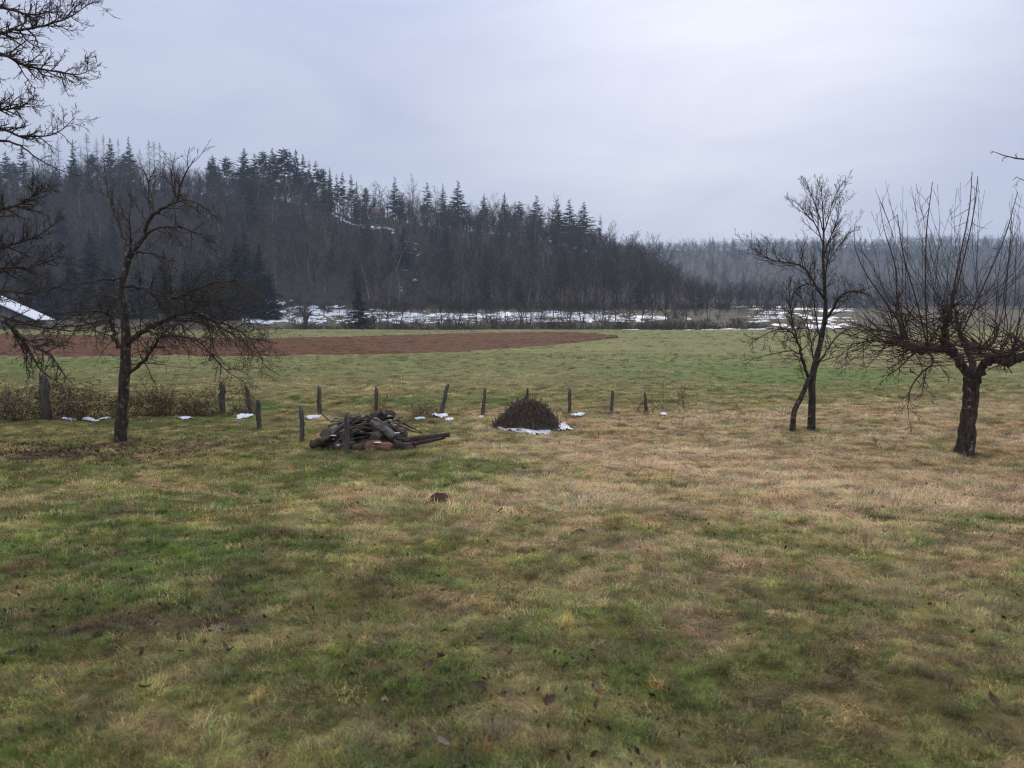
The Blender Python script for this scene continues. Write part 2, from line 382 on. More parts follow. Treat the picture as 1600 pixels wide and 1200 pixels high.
M_plaster = plain('house_plaster', (.30, .26, .24), (.42, .38, .35)); M_tile = plain('roof_tile', (.12, .055, .048), (.20, .095, .08), 1.5)
M_glass = plain('window_glass', (.03, .035, .04), (.06, .065, .07), 2, .15)

# ------------------------------------------------------------------ meadow colours
GREEN = np.array((.110, .140, .022)); LUSH = np.array((.090, .158, .022)); STRAW = np.array((.56, .42, .22)); OLIVE = np.array((.255, .228, .072))
BROWN = np.array((.095, .054, .028)); RUST = np.array((.40, .235, .105)); OCHRE = np.array((.23, .165, .07))
def blob(px, py, rx, ry):
    c = hit(px, py); a = hitY(px, py - ry); b = hitY(px, py + ry)
    return (c.x, c.y, rx * c.y / F, max((a - b) / 2, .3))
BL = {'straw': [(blob(*b[:4]), b[4]) for b in [(1250, 745, 330, 60, .55), (1000, 700, 220, 40, .42), (1480, 680, 160, 30, .42), (1000, 655, 240, 14, .35), (1350, 645, 230, 14, .40),
        (1500, 740, 160, 40, .25), (840, 770, 150, 25, .3), (560, 780, 90, 10, .35), (330, 765, 200, 14, .15), (1050, 900, 220, 70, .14), (1420, 560, 150, 8, .35), (1560, 545, 100, 6, .4),
        (150, 1140, 130, 50, .12), (650, 960, 180, 40, .15), (800, 588, 180, 6, .25), (560, 605, 250, 12, .12), (560, 655, 200, 10, .2), (1560, 640, 90, 12, .25)]],
      'lush': [(blob(*b[:4]), b[4]) for b in [(640, 738, 170, 22, .95), (1260, 590, 260, 20, .95), (110, 840, 300, 90, .6), (420, 650, 120, 10, .35), (80, 570, 130, 9, .7), (600, 628, 260, 9, .5),
        (1540, 825, 100, 25, .5), (1180, 708, 36, 6, .8), (300, 880, 150, 40, .25), (700, 880, 60, 25, .3), (1000, 565, 200, 10, .25), (200, 665, 160, 10, .4), (870, 1020, 200, 60, .2)]],
      'brown': [(blob(*b[:4]), b[4]) for b in [(80, 712, 130, 22, .75), (230, 700, 90, 10, .4), (110, 1000, 110, 35, .5), (230, 1110, 90, 25, .4), (300, 970, 110, 25, .35), (1430, 940, 60, 14, .5),
        (690, 930, 120, 20, .25), (1060, 680, 110, 8, .3), (1120, 990, 80, 30, .2), (980, 730, 70, 8, .25), (60, 660, 120, 8, .7)]],
      'rust': [(blob(*b[:4]), b[4]) for b in [(1540, 705, 90, 10, .7), (1300, 720, 140, 14, .35), (560, 646, 90, 5, .6), (930, 676, 60, 8, .5), (1180, 790, 120, 16, .35), (140, 1130, 70, 30, .4), (1590, 665, 60, 8, .5)]],
      'ochre': [(blob(*b[:4]), b[4]) for b in [(282, 704, 42, 7, .9), (330, 690, 30, 4, .6)]]}
def bsum(kind, x, y):
    s = np.zeros_like(x)
    for (cx, cy, rx, ry), a in BL[kind]:
        s = s + a * np.exp(-(((x - cx) / rx) ** 2 + ((y - cy) / ry) ** 2))
    return s
def meadow(x, y, fine=True):
    x = np.asarray(x, float); y = np.asarray(y, float); fr = sstep(28, 45, y)
    n1 = fbm(x / 2.2, y / 2.2, 61); n2 = fbm(x / .42, y / .42, 71, 3); n3 = fbm(x / 9, y / 9, 81); ns = fbm(x / 14, y / 2.6, 91)
    ny_ = fbm(x / 1.0, y / 1.0, 101); nb = fbm(x / .55, y / .55, 111); wob = (n1 - .5)
    s = .40 + (1 - fr) * (.34 * (n1 - .5) + 1.35 * (n2 - .5) + .35 * (n3 - .5) + .28 * np.clip(x / (y + 2), -.6, .6)) + fr * (.75 * (ns - .5) + .3 * (n3 - .5) - .15) + 1.25 * bsum('straw', x, y) * (1 + 1.0 * wob) - .20 * sstep(7.5, 3.2, y)
    lush = np.clip(bsum('lush', x, y) * (1 + 1.6 * wob) + 1.1 * (ny_ - .62), 0, 1); s = s - .75 * lush
    s = np.clip(s, 0, 1)[:, None]; lush = lush[:, None]; fr = fr[:, None]
    g = GREEN * (1 - lush) + LUSH * lush
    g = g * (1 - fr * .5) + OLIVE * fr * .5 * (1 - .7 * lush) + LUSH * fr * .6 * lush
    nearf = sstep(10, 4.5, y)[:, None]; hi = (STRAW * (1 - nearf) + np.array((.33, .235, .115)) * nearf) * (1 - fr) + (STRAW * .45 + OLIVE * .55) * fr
    mid = OLIVE
    c = np.where(s < .5, g + (mid - g) * (s * 2), mid + (hi - mid) * (s * 2 - 1))
    ru = np.clip(bsum('rust', x, y) * (1 + 2 * wob) + 1.2 * (fbm(x / .8, y / .8, 121) - .68), 0, 1)[:, None]; c = c * (1 - ru) + RUST * ru
    oc = np.clip(bsum('ochre', x, y), 0, 1)[:, None]; c = c * (1 - oc) + OCHRE * oc
    br = np.clip(bsum('brown', x, y) * (1 + 2 * wob) + 3.8 * (nb - .635) * (1 - fr[:, 0]), 0, .95)[:, None]; c = c * (1 - br) + BROWN * br
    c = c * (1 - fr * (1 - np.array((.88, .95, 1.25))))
    # hollows are darkened: shade between tussocks painted in, over moss, soil and old thatch
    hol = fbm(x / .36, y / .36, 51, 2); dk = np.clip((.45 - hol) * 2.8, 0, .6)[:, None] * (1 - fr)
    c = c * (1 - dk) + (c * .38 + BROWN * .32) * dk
    lum = np.exp(1.1 * (fbm(x / .27, y / .27, 221, 3) - .52))[:, None]; c = c * (lum * (1 - fr) + fr)
    return c, s[:, 0], br[:, 0]

# ------------------------------------------------------------------ setting: ground, valley floor, hills
UU = np.linspace(-1.6, 1.6, 401)
def sheet(name, Ys, mat, tint=False):
    X = UU[None, :] * (np.abs(Ys)[:, None] + 8); Y = np.repeat(Ys[:, None], len(UU), 1)
    Z = terrain(X, Y); V = np.stack([X, Y, Z], -1).reshape(-1, 3)
    me = mesh_np(name, V, [grid_faces(len(Ys), len(UU))])
    if tint:
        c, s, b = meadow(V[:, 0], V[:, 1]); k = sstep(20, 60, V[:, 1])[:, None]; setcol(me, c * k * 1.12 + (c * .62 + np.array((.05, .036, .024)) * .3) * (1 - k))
    return tag(obj(name, me, mat), kind='structure')
yn = 8 * np.expm1(np.arange(0, 252) * .01184); yn = yn * (152.0 / yn[-1])
sheet('ground', np.concatenate([-np.geomspace(130, .3, 40), yn]), M_ground, True)
sheet('valley_floor', np.linspace(152, 235, 90), M_valley)
sheet('wooded_hill', np.linspace(235, 480, 120), M_litter)
sheet('far_hill', np.linspace(480, 1720, 110), M_litter)

# ploughed field: ridged soil between two boundary lines
bx_ = [-1400, 0, 200, 420, 560, 700, 850, 920, 965]
near_y = [557, 557, 557.5, 557, 555, 551, 541, 533.5, 527.5]; far_y = [519, 522.5, 527.5, 530.5, 527, 522.8, 519.8, 521.5, 527.2]
pc = np.concatenate([np.linspace(-500, 0, 40)[:-1], np.linspace(0, 965, 330)])
YN = np.array([hitY(p, np.interp(p, bx_, near_y)) for p in pc]); YF = np.array([hitY(p, np.interp(p, bx_, far_y)) for p in pc])
YF = np.maximum(YF, YN + .4)
def smooth1(a, k=9):
    return np.convolve(np.pad(a, k // 2, mode='edge'), np.ones(k) / k, mode='valid')
YN = smooth1(YN); YF = smooth1(YF)
tt = np.linspace(0, 1, 150)
Yg = YN[None] + (YF - YN)[None] * tt[:, None]; Xg = ((pc - 800) / F)[None] * Yg
Yg = Yg + 2.4 * (fbm(Xg / 2.2, Yg / 2.2, 131) - .5)
fur = .5 + .5 * np.sin(Yg * 2 * math.pi / .8 + 2.5 * fbm(Xg / 20, Yg / 6, 141))
edge = np.minimum(1, np.minimum(tt, 1 - tt)[:, None] * 25)
Zg = terrain(Xg, Yg) + edge * (.04 + .15 * fur * (.4 + 1.2 * fbm(Xg / 5, Yg / 2, 155)) + .30 * (fbm(Xg / .6, Yg / .5, 151, 3) - .38)) - (1 - edge) * .06
tag(obj('ploughed_field', mesh_np('ploughed_field', np.stack([Xg, Yg, Zg], -1).reshape(-1, 3), [grid_faces(*Xg.shape)]), M_soil), kind='structure')
def in_plough(x, y):
    p = 800 + F * x / np.maximum(y, 1); return (p < 965) & (y > np.interp(p, pc, YN) - .1) & (y < np.interp(p, pc, YF) + .3) & (y > 30)

# snow lying on the valley floor and on clearings of the hill
def snow_sheet(name, label, px0, px1, y0, y1, nx, ny, maskf, amp=.5):
    Ys = np.linspace(y0, y1, ny); pp = np.linspace(px0, px1, nx)
    Y = np.repeat(Ys[:, None], nx, 1); X = ((pp - 800) / F)[None] * Y
    k = maskf(X, Y, np.repeat(pp[None], ny, 0)); Z = terrain(X, Y) + np.clip(k, -1, .5) * amp
    V = np.stack([X, Y, Z], -1).reshape(-1, 3); f = grid_faces(ny, nx); keep = (k.ravel()[f] > -.25).any(1); f = f[keep]
    u, inv = np.unique(f, return_inverse=True)
    return tag(obj(name, mesh_np(name, V[u], [inv.reshape(-1, 4)]), M_snow), label, 'snow', kind='stuff')
snow_sheet('valley_snow', 'thin white snow sheet over the flat valley meadow below the wooded hill', 380, 1090, 183, 264, 420, 140,
    lambda X, Y, p: .36 - 1.9 * (fbm(X / 9, Y / 5, 161) - .38) - 3.0 * (fbm(X / 1.6, Y / 2.2, 163) - .45) - 2 * np.exp(-((Y - 183) / 6) ** 2) - sstep(216, 243, Y + 26 * (fbm(X / 14, Y / 14, 166) - .5) - 15 * sstep(570, 520, p)) * 1.6 - 1.2 * sstep(250, 262, Y) - 1.2 * sstep(1000, 1080, p) - .8 * np.exp(-((p - 770) / 40) ** 2) * sstep(205, 190, Y))
snow_sheet('valley_snow', 'broken snow cover on the open slope behind the twin trunk tree', 1100, 1760, 178, 330, 260, 130,
    lambda X, Y, p: .06 - 2.2 * (fbm(X / 11, Y / 8, 171) - .42) - 2.8 * (fbm(X / 2.6, Y / 3, 173) - .45) - 1.2 * sstep(300, 330, Y) - .9 * sstep(1190, 1130, p) - 1.4 * sstep(1290, 1380, p) - .5 * np.exp(-((p - 1230) / 20) ** 2))
snow_sheet('hill_snow', 'strip of old snow in the clearing under the ridge pines', 500, 680, 322, 372, 160, 80,
    lambda X, Y, p: -1.4 + 1.9 * np.exp(-((Y - (366 - (p - 520) * .28)) / 7) ** 2) * sstep(510, 530, p) * sstep(650, 610, p) - 3.4 * (fbm(X / 3, Y / 3, 181) - .42))
snow_sheet('hill_snow', 'speckled snow in the gully halfway up the wooded hill', 585, 700, 262, 330, 120, 80,
    lambda X, Y, p: -1.3 + .8 * np.exp(-((p - 640) / 30) ** 2) - 3.6 * (fbm(X / 2.2, Y / 2.6, 191) - .42))

# haze: one even box of air round everything
m, t, o = new_mat('haze_air')
pv = nd(t, 'ShaderNodeVolumePrincipled'); pv.inputs['Color'].default_value = (.64, .81, 1.0, 1); pv.inputs['Density'].default_value = .00023; pv.inputs['Anisotropy'].default_value = .2
t.links.new(pv.outputs[0], o.inputs['Volume'])
hx, hy0, hy1, hz0, hz1 = 2900, -150, 1760, -9, 172
hv = [(-hx, hy0, hz0), (hx, hy0, hz0), (hx, hy1, hz0), (-hx, hy1, hz0), (-hx, hy0, hz1), (hx, hy0, hz1), (hx, hy1, hz1), (-hx, hy1, hz1)]
hm = mesh_np('haze', hv, [np.array([(0, 3, 2, 1), (4, 5, 6, 7), (0, 1, 5, 4), (1, 2, 6, 5), (2, 3, 7, 6), (3, 0, 4, 7)])], smooth=False)
tag(obj('haze', hm, m), 'pale blue winter haze hanging over the whole valley', 'haze', kind='stuff')

# ------------------------------------------------------------------ scatter by geometry nodes (only for what nobody could count)
def scatter(name, label, cat, posn, rot, scl, idx, sources, tint=None, extra=None):
    me = bpy.data.meshes.new(name); me.vertices.add(len(posn)); me.vertices.foreach_set('co', np.asarray(posn, np.float32).ravel())
    def at(nm, ty, key, arr):
        x = me.attributes.new(nm, ty, 'POINT'); x.data.foreach_set(key, np.asarray(arr).ravel())
    at('rot', 'FLOAT_VECTOR', 'vector', np.asarray(rot, np.float32)); at('scl', 'FLOAT_VECTOR', 'vector', np.asarray(scl, np.float32)); at('pick', 'INT', 'value', np.asarray(idx, np.int32))
    if tint is not None: at('tint', 'FLOAT_COLOR', 'color', np.concatenate([tint, np.ones((len(tint), 1))], 1).astype(np.float32))
    o = obj(name, me); g = bpy.data.node_groups.new(name, 'GeometryNodeTree')
    g.interface.new_socket('Geometry', in_out='INPUT', socket_type='NodeSocketGeometry'); g.interface.new_socket('Geometry', in_out='OUTPUT', socket_type='NodeSocketGeometry')
    gi = nd(g, 'NodeGroupInput'); go = nd(g, 'NodeGroupOutput'); ip = nd(g, 'GeometryNodeInstanceOnPoints')
    g.links.new(gi.outputs[0], ip.inputs['Points'])
    c = bpy.data.collections.new(name + '_source')
    for s in sources: c.objects.link(s)
    ci = nd(g, 'GeometryNodeCollectionInfo'); ci.inputs['Collection'].default_value = c
    ci.inputs['Separate Children'].default_value = True; ci.inputs['Reset Children'].default_value = True
    g.links.new(ci.outputs[0], ip.inputs['Instance']); ip.inputs['Pick Instance'].default_value = True
    def na(nm, ty):
        x = nd(g, 'GeometryNodeInputNamedAttribute', data_type=ty); x.inputs['Name'].default_value = nm; return x.outputs['Attribute']
    g.links.new(na('pick', 'INT'), ip.inputs['Instance Index']); g.links.new(na('rot', 'FLOAT_VECTOR'), ip.inputs['Rotation']); g.links.new(na('scl', 'FLOAT_VECTOR'), ip.inputs['Scale'])
    g.links.new(ip.outputs[0], go.inputs[0])
    md = o.modifiers.new('scatter', 'NODES'); md.node_group = g
    return tag(o, label, cat, kind='stuff')
def source(name, me, mats):
    for q in (mats if isinstance(mats, (list, tuple)) else [mats]): me.materials.append(q)
    return bpy.data.objects.new(name, me)

# grass tufts
def tuft(seed, n, rad, hlo, hhi, wid, lean, nseg=3, flat=0., comb=None):
    R = np.random.RandomState(seed)
    a = R.uniform(0, 2 * np.pi, n); r = rad * np.sqrt(R.uniform(0, 1, n)); bx = r * np.cos(a); by = r * np.sin(a)
    d = R.uniform(0, 2 * np.pi, n) if comb is None else R.normal(0, comb, n); L = R.uniform(hlo, hhi, n) * (1 - .3 * (r / rad)); le = np.clip(R.normal(lean, .28, n), .1, 1.5)
    cur = R.uniform(.2, 1.0, n); V = []; Fq = []; Ft = []
    side = np.stack([-np.sin(d), np.cos(d), np.zeros(n)], 1); p = np.stack([bx, by, np.full(n, -.012)], 1); th = le * .6
    rows = []
    for k in range(nseg):
        w_ = wid * (1 - .28 * k) * R.uniform(.8, 1.2, n); rows.append((p - side * w_[:, None] * .5, p + side * w_[:, None] * .5))
        st = L / nseg; dv = np.stack([np.cos(d) * np.sin(th), np.sin(d) * np.sin(th), np.cos(th)], 1)
        p = p + dv * st[:, None]; th = np.minimum(th + cur * (.75 + flat), 1.75); p[:, 2] = np.maximum(p[:, 2], .004)
    V = np.stack([x for r_ in rows for x in r_] + [p], 1)          # n, 2*nseg+1, 3
    m_ = 2 * nseg + 1; b0 = (np.arange(n) * m_)[:, None]
    for k in range(nseg - 1): Fq.append(b0 + np.array([2 * k, 2 * k + 1, 2 * k + 3, 2 * k + 2]))
    Ft.append(b0 + np.array([2 * nseg - 2, 2 * nseg - 1, 2 * nseg]))
    me = mesh_np('tuft', V.reshape(-1, 3), [np.concatenate(Fq), np.concatenate(Ft)])
    br = np.clip(R.normal(1, .32, n), .35, 1.9); hue = R.normal(0, .12, n); dry = (R.uniform(0, 1, n) < .22)[:, None]
    cl = np.stack([br * (1 + hue), br, br * (1 - .6 * hue)], 1); cl = np.where(dry, cl * np.array([1.5, 1.3, 1.35]), cl)
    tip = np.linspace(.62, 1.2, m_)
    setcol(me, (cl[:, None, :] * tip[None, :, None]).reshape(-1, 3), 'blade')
    return source('tuft', me, M_grass)
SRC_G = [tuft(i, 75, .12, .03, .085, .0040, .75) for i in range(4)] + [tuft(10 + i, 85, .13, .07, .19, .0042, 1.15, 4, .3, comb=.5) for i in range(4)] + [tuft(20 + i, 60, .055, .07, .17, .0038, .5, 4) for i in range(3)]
rs = np.random.RandomState(5)
def ring_points(y0, y1, dens, us=.92):
    area = us * 2 * ((y1 + 1.5) ** 2 - (y0 + 1.5) ** 2) / 2; n = int(area * dens)
    yy = np.sqrt(rs.uniform((y0 + 1.5) ** 2, (y1 + 1.5) ** 2, n)) - 1.5; xx = rs.uniform(-us, us, n) * (yy + 1.5); return xx, yy
gx = []; gy = []; gs = []
for y0, y1, dn, sc in [(1.6, 5, 300, .66), (5, 9, 135, .90), (9, 15, 42, 1.3), (15, 24, 22, 1.6), (24, 36, 10, 2.0), (36, 60, 3.0, 3.0), (60, 140, .65, 4.2)]:
    x_, y_ = ring_points(y0, y1, dn, .92 if y0 < 30 else .8); gx.append(x_); gy.append(y_); gs.append(np.full(len(x_), sc))
n_open = sum(len(a) for a in gx)
for px, py, rr0, cntt in [(405, 671, .16, 16), (472, 690, .16, 16), (500, 648, .18, 16), (541, 708, .18, 18), (588, 647, .18, 14), (689, 647, .2, 18), (754, 649, .18, 16), (890, 646, .18, 16), (955, 645, .18, 16), (1010, 643, .2, 16), (393, 646, .2, 16), (189, 692, .34, 40), (1508, 710, .36, 44), (1268, 672, .28, 34), (1239, 673, .24, 28), (590, 706, .9, 60)]:
    c_ = hit(px, py); a_ = rs.uniform(0, 6.283, cntt); r_ = rr0 * rs.uniform(.6, 1.5, cntt); gx.append(c_.x + np.cos(a_) * r_); gy.append(c_.y + np.sin(a_) * r_ * .8); gs.append(np.full(cntt, 1.25))
gx = np.concatenate(gx); gy = np.concatenate(gy); gs = np.concatenate(gs); gu = np.arange(len(gx)) >= n_open
k = ~in_plough(gx, gy); gx, gy, gs, gu = gx[k], gy[k], gs[k], gu[k]
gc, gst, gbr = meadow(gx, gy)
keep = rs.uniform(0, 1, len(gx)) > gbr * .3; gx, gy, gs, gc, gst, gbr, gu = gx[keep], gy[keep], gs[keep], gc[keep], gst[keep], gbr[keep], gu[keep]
n = len(gx); gz = terrain(gx, gy)
strawy = rs.uniform(0, 1, n) < gst * 1.1 - .12
idx = np.where(strawy, rs.randint(4, 8, n), np.where(rs.uniform(0, 1, n) < .34, rs.randint(8, 11, n), rs.randint(0, 4, n)))
idx = np.where(gu, rs.randint(8, 11, n), idx); strawy = strawy & ~gu; near = gy < 40
sxy = gs * rs.lognormal(0, .25, n).clip(.6, 1.5) * np.where(strawy, 1 - .22 * sstep(11, 5, gy), 1); szz = np.where(near, np.minimum(gs, 1.25), np.minimum(gs, 1.4)) * rs.lognormal(0, .30, n).clip(.5, 1.6)
# mown, lying grass: long blades are combed roughly the same way in each patch
rz = np.where(strawy, 14 * fbm(gx / 2.2, gy / 2.2, 201) + rs.normal(0, .7, n), rs.uniform(0, 6.28, n))
pk = rs.uniform(0, 1, n)
for lo_, hi_, cc_, am in ((0, .16, STRAW, .6), (.16, .30, LUSH, .65), (.30, .38, BROWN * 1.3, .7), (.38, .44, RUST, .5)):
    q_ = (pk >= lo_) & (pk < hi_) & near & ((idx < 8) | (cc_ is not STRAW)); am_ = am * (1 - .55 * sstep(10, 4, gy[q_]))[:, None] if cc_ is STRAW else am; gc[q_] = gc[q_] * (1 - am_) + cc_ * am_
gc = ((1.55 - .33 * sstep(9, 3, gy)) * (1 - .17 * sstep(30, 60, gy)))[:, None] * gc * rs.lognormal(-.05, .34, (n, 1)).clip(.35, 2.0) * (1 + rs.normal(0, .05, (n, 3)))
gc = gc / np.maximum(1, gc.max(1, keepdims=True) / .72)
scatter('meadow_grass', 'short matted winter grass, green mixed with dry straw, covering the meadow', 'grass', np.stack([gx, gy, gz], 1),
        np.stack([rs.normal(0, .10, n), rs.normal(0, .10, n), rz], 1), np.stack([sxy, sxy, szz], 1), idx, SRC_G, gc)

# ------------------------------------------------------------------ tree makers
def bare_tree(seed, h, stems=1, spread=.35, kids=(12, 8, 6), minr=.016):
    R = random.Random(seed); tr = Tubes(); cr_ = Tubes()
    cfg = [dict(segs=7, jit=.07, trop=.05, kids=kids[0], ratio=.46, ang=(35, 70), t0=.28, sides=5, tip=.12, minr=minr, up=.16, sh=.5),
           dict(segs=4, jit=.14, trop=.07, kids=kids[1], ratio=.46, ang=(25, 55), t0=.15, sides=3, tip=.3, up=.10),
           dict(segs=3, jit=.15, trop=.06, kids=kids[2], ratio=.50, ang=(22, 50), t0=.1, sides=3, tip=.4, up=.08),
           dict(segs=2, jit=.18, trop=.05, kids=0, ratio=.5, ang=(20, 50), t0=.1, sides=3, tip=.6)]
    for s in range(stems):
        a = 2 * math.pi * s / stems + R.uniform(-.4, .4); sp = 0 if stems == 1 else spread * R.uniform(.6, 1.3)
        d = Vector((math.cos(a) * sp + R.gauss(0, .04), math.sin(a) * sp + R.gauss(0, .04), 1)); hh = h * R.uniform(.8, 1.0) if stems > 1 else h
        p = Vector((math.cos(a) * .15 * (stems > 1), math.sin(a) * .15 * (stems > 1), -.3))
        pts = [p.copy()]; rad = []; dd = d.normalized(); n_ = 9; r0 = h * (.013 if stems == 1 else .009)
        for i in range(n_):
            dd = dd + rvec(R) * .06; dd.z += .06; dd.normalize(); p = p + dd * (hh * .93 / n_); pts.append(p.copy())
        rad = [max(r0 * (1 - .9 * i / n_) * (1.35 if i == 0 else 1), minr) for i in range(n_ + 1)]
        tr.add(pts, rad, 6)
        spawn(cr_, pts, rad, hh, 0, cfg, R, kids=kids[0] if stems == 1 else max(kids[0] * .6, 4))
    return tr.mesh('trunk'), cr_.mesh('crown')
def conifer(seed, h, base=.08, wid=.17, n_wh=34, droop=.25, sparse=1.0, irregular=.15, spray=.6, blunt=0.):
    R = random.Random(seed); rs_ = np.random.RandomState(seed); tr = Tubes()
    lean = Vector((R.gauss(0, .01), R.gauss(0, .01), 1))
    tr.add([lean * (h * k / 6) - Vector((0, 0, .4 if k == 0 else 0)) for k in range(7)], [h * .0125 * (1 - .93 * k / 6) for k in range(7)], 6)
    Vs = []
    for k in range(n_wh):
        t = (k + R.random() * .6) / n_wh; z = h * (base + (1 - base) * t * .985)
        env = ((1 - t) ** .95 * (1 - blunt) + blunt * math.sqrt(max(0, 1 - (1.9 * t - .85) ** 2 * .98)) * .8) * (1 if t > .12 else .65 + t * 2.9); sp_ = spray * (.30 + .70 * min(1, (1 - t) * 1.8))
        for b in range(R.randint(1, 3)):
            if R.random() > sparse: continue
            z = min(h * (base + (1 - base) * t * .985) + R.gauss(0, h * .012), h * .985)
            a = R.uniform(0, 6.283); L = max(h * wid * env * R.uniform(.75 - irregular * 1.3, 1.1 + irregular), .16)
            ax = Vector((math.cos(a), math.sin(a), 0)); pts = []; up0 = .30 * t
            for i in range(4):
                s = i / 3; pts.append(Vector((0, 0, z)) + ax * (L * s) + Vector((0, 0, L * (up0 * s - droop * s * s * (1.2 - t) + .10 * s ** 3))))
            tr.add(pts, [.05 * (1 - .8 * s / 3) * h / 20 for s in range(4)], 3)
            m_ = max(1, int(L / (sp_ * .55)))
            for i in range(m_ + 1):
                s = .18 + .82 * i / m_; f = min(s * 3, 2.999); c = pts[int(f)].lerp(pts[int(f) + 1], f - int(f))
                for sg in (-1, 1, 0):
                    aa = a + sg * R.uniform(.5, 1.1); ll = sp_ * R.uniform(.7, 1.3) * (1.1 - .35 * s); wd = ll * R.uniform(.24, .40)
                    dv = Vector((math.cos(aa), math.sin(aa), R.uniform(-.45, .1))).normalized(); sv = Vector((-math.sin(aa), math.cos(aa), R.gauss(0, .35))).normalized()
                    q0 = c; q2 = c + dv * ll; mm = c + dv * ll * .45 - Vector((0, 0, ll * .12))
                    Vs.append((q0, mm - sv * wd, q2, mm + sv * wd))
    # the leader
    for i in range(6):
        aa = R.uniform(0, 6.28); c = lean * (h * (.965 + .03 * i / 6)); dv = Vector((math.cos(aa) * .25, math.sin(aa) * .25, .9)).normalized(); sv = Vector((-math.sin(aa), math.cos(aa), 0)); ll = spray * .6
        Vs.append((c, c + dv * ll * .5 - sv * .1, c + dv * ll, c + dv * ll * .5 + sv * .1))
    V = np.array([[tuple(v) for v in q] for q in Vs]).reshape(-1, 3); fi = np.arange(len(Vs))[:, None] * 4
    return tr.mesh('trunk'), mesh_np('crown', V, [np.concatenate([fi + np.array([0, 1, 2]), fi + np.array([0, 2, 3])])], smooth=False)
def larch(seed, h):
    R = random.Random(seed); tr = Tubes(); cr_ = Tubes()
    tr.add([Vector((R.gauss(0, .05), R.gauss(0, .05), h * k / 6 - (.4 if k == 0 else 0))) for k in range(7)], [h * .010 * (1 - .9 * k / 6) for k in range(7)], 6)
    cfg = [dict(minr=.014), dict(segs=3, jit=.1, trop=.03, kids=6, ratio=.4, ang=(30, 60), t0=.2, sides=3, tip=.3), dict(segs=2, jit=.15, trop=.03, kids=0, sides=3, tip=.5)]
    for k in range(110):
        t = R.random() ** .8; z = h * (.38 + .6 * t); a = R.uniform(0, 6.283); L = h * .10 * (1 - t) ** .6 * R.uniform(.6, 1.2) + .3
        grow(cr_, Vector((0, 0, z)), Vector((math.cos(a), math.sin(a), R.uniform(-.1, .35))), L, .03, 1, cfg, R)
    return tr.mesh('trunk'), cr_.mesh('crown')
def variants(fn, specs, mats):
    o = []
    for s in specs:
        a, b = fn(*s[0], **s[1]); a.materials.append(mats[0]); b.materials.append(mats[1]); o.append((a, b))
    return o
V_bare = variants(bare_tree, [((300 + i, 16), {}) for i in range(6)], (M_fbark, M_ftwig))
V_river = variants(bare_tree, [((400, 10), dict(stems=3, kids=(13, 8, 5))), ((401, 10), dict(stems=4, kids=(12, 7, 5))), ((402, 10), dict(kids=(15, 8, 5))), ((403, 10), dict(kids=(12, 9, 5)))], (M_rtwig, M_rtwig))
V_shrub = variants(bare_tree, [((420 + i, 3.2), dict(stems=9, spread=.75, kids=(9, 5, 3), minr=.010)) for i in range(3)], (M_rtwig, M_rtwig))
V_fir = variants(conifer, [((500, 22), dict(wid=.25, n_wh=105, spray=.9)), ((501, 22), dict(wid=.21, n_wh=105, spray=.9, irregular=.25)), ((502, 22), dict(wid=.30, n_wh=105, irregular=.25, spray=.95))], (M_cbark, M_needle))
V_pine = variants(conifer, [((510 + i, 22), dict(base=.26 + .07 * i, wid=.13 + .018 * i, n_wh=64, sparse=.72 + .04 * i, irregular=.42, droop=.08, spray=1.15, blunt=.25 + .12 * i)) for i in range(5)], (M_cbark, M_needle2))
V_spruce = variants(conifer, [((520, 14), dict(base=.02, wid=.26, n_wh=125, droop=.32, spray=.7)), ((521, 14), dict(base=.02, wid=.22, n_wh=125, droop=.34, spray=.7))], (M_cbark, M_needle))
V_larch = variants(larch, [((530 + i, 22), {}) for i in range(3)], (M_cbark, M_larch))
def join_mesh(ms):
    V = []; L = []; tot = []; mi = []; off = 0
    for k, me in enumerate(ms):
        v = np.empty(len(me.vertices) * 3, np.float32); me.vertices.foreach_get('co', v); V.append(v)
        l = np.empty(len(me.loops), np.int32); me.loops.foreach_get('vertex_index', l); L.append(l + off)
        c = np.empty(len(me.polygons), np.int32); me.polygons.foreach_get('loop_total', c); tot.append(c); mi.append(np.full(len(c), k, np.int32)); off += len(me.vertices)
    V = np.concatenate(V); L = np.concatenate(L); tot = np.concatenate(tot)
    me = bpy.data.meshes.new('wood_tree'); me.vertices.add(len(V) // 3); me.vertices.foreach_set('co', V); me.loops.add(len(L)); me.loops.foreach_set('vertex_index', L)
    me.polygons.add(len(tot)); me.polygons.foreach_set('loop_start', np.concatenate([[0], np.cumsum(tot)[:-1]]).astype(np.int32)); me.polygons.foreach_set('loop_total', tot); me.polygons.foreach_set('material_index', np.concatenate(mi)); me.update(calc_edges=True)
    return me
def put_tree(name, var, hvar, x, y, h, rz, label, cat, group, sxy=1.0, sink=.15):
    k = h / hvar; e = empty(name, (x, y, T(x, y) - sink), rz, (k * sxy, k * sxy, k)); tag(e, label, cat, group)
    obj('trunk', var[0], None, e); obj('crown', var[1], None, e); return e
ONES = ['', 'first', 'second', 'third', 'fourth', 'fifth', 'sixth', 'seventh', 'eighth', 'ninth', 'tenth', 'eleventh', 'twelfth', 'thirteenth', 'fourteenth', 'fifteenth', 'sixteenth', 'seventeenth', 'eighteenth', 'nineteenth']
def nth(n):
    if n < 20: return ONES[n]
    tens = ['', '', 'twent', 'thirt', 'fort', 'fift'][n // 10]; return tens + 'ieth' if n % 10 == 0 else tens + 'y-' + ONES[n % 10]

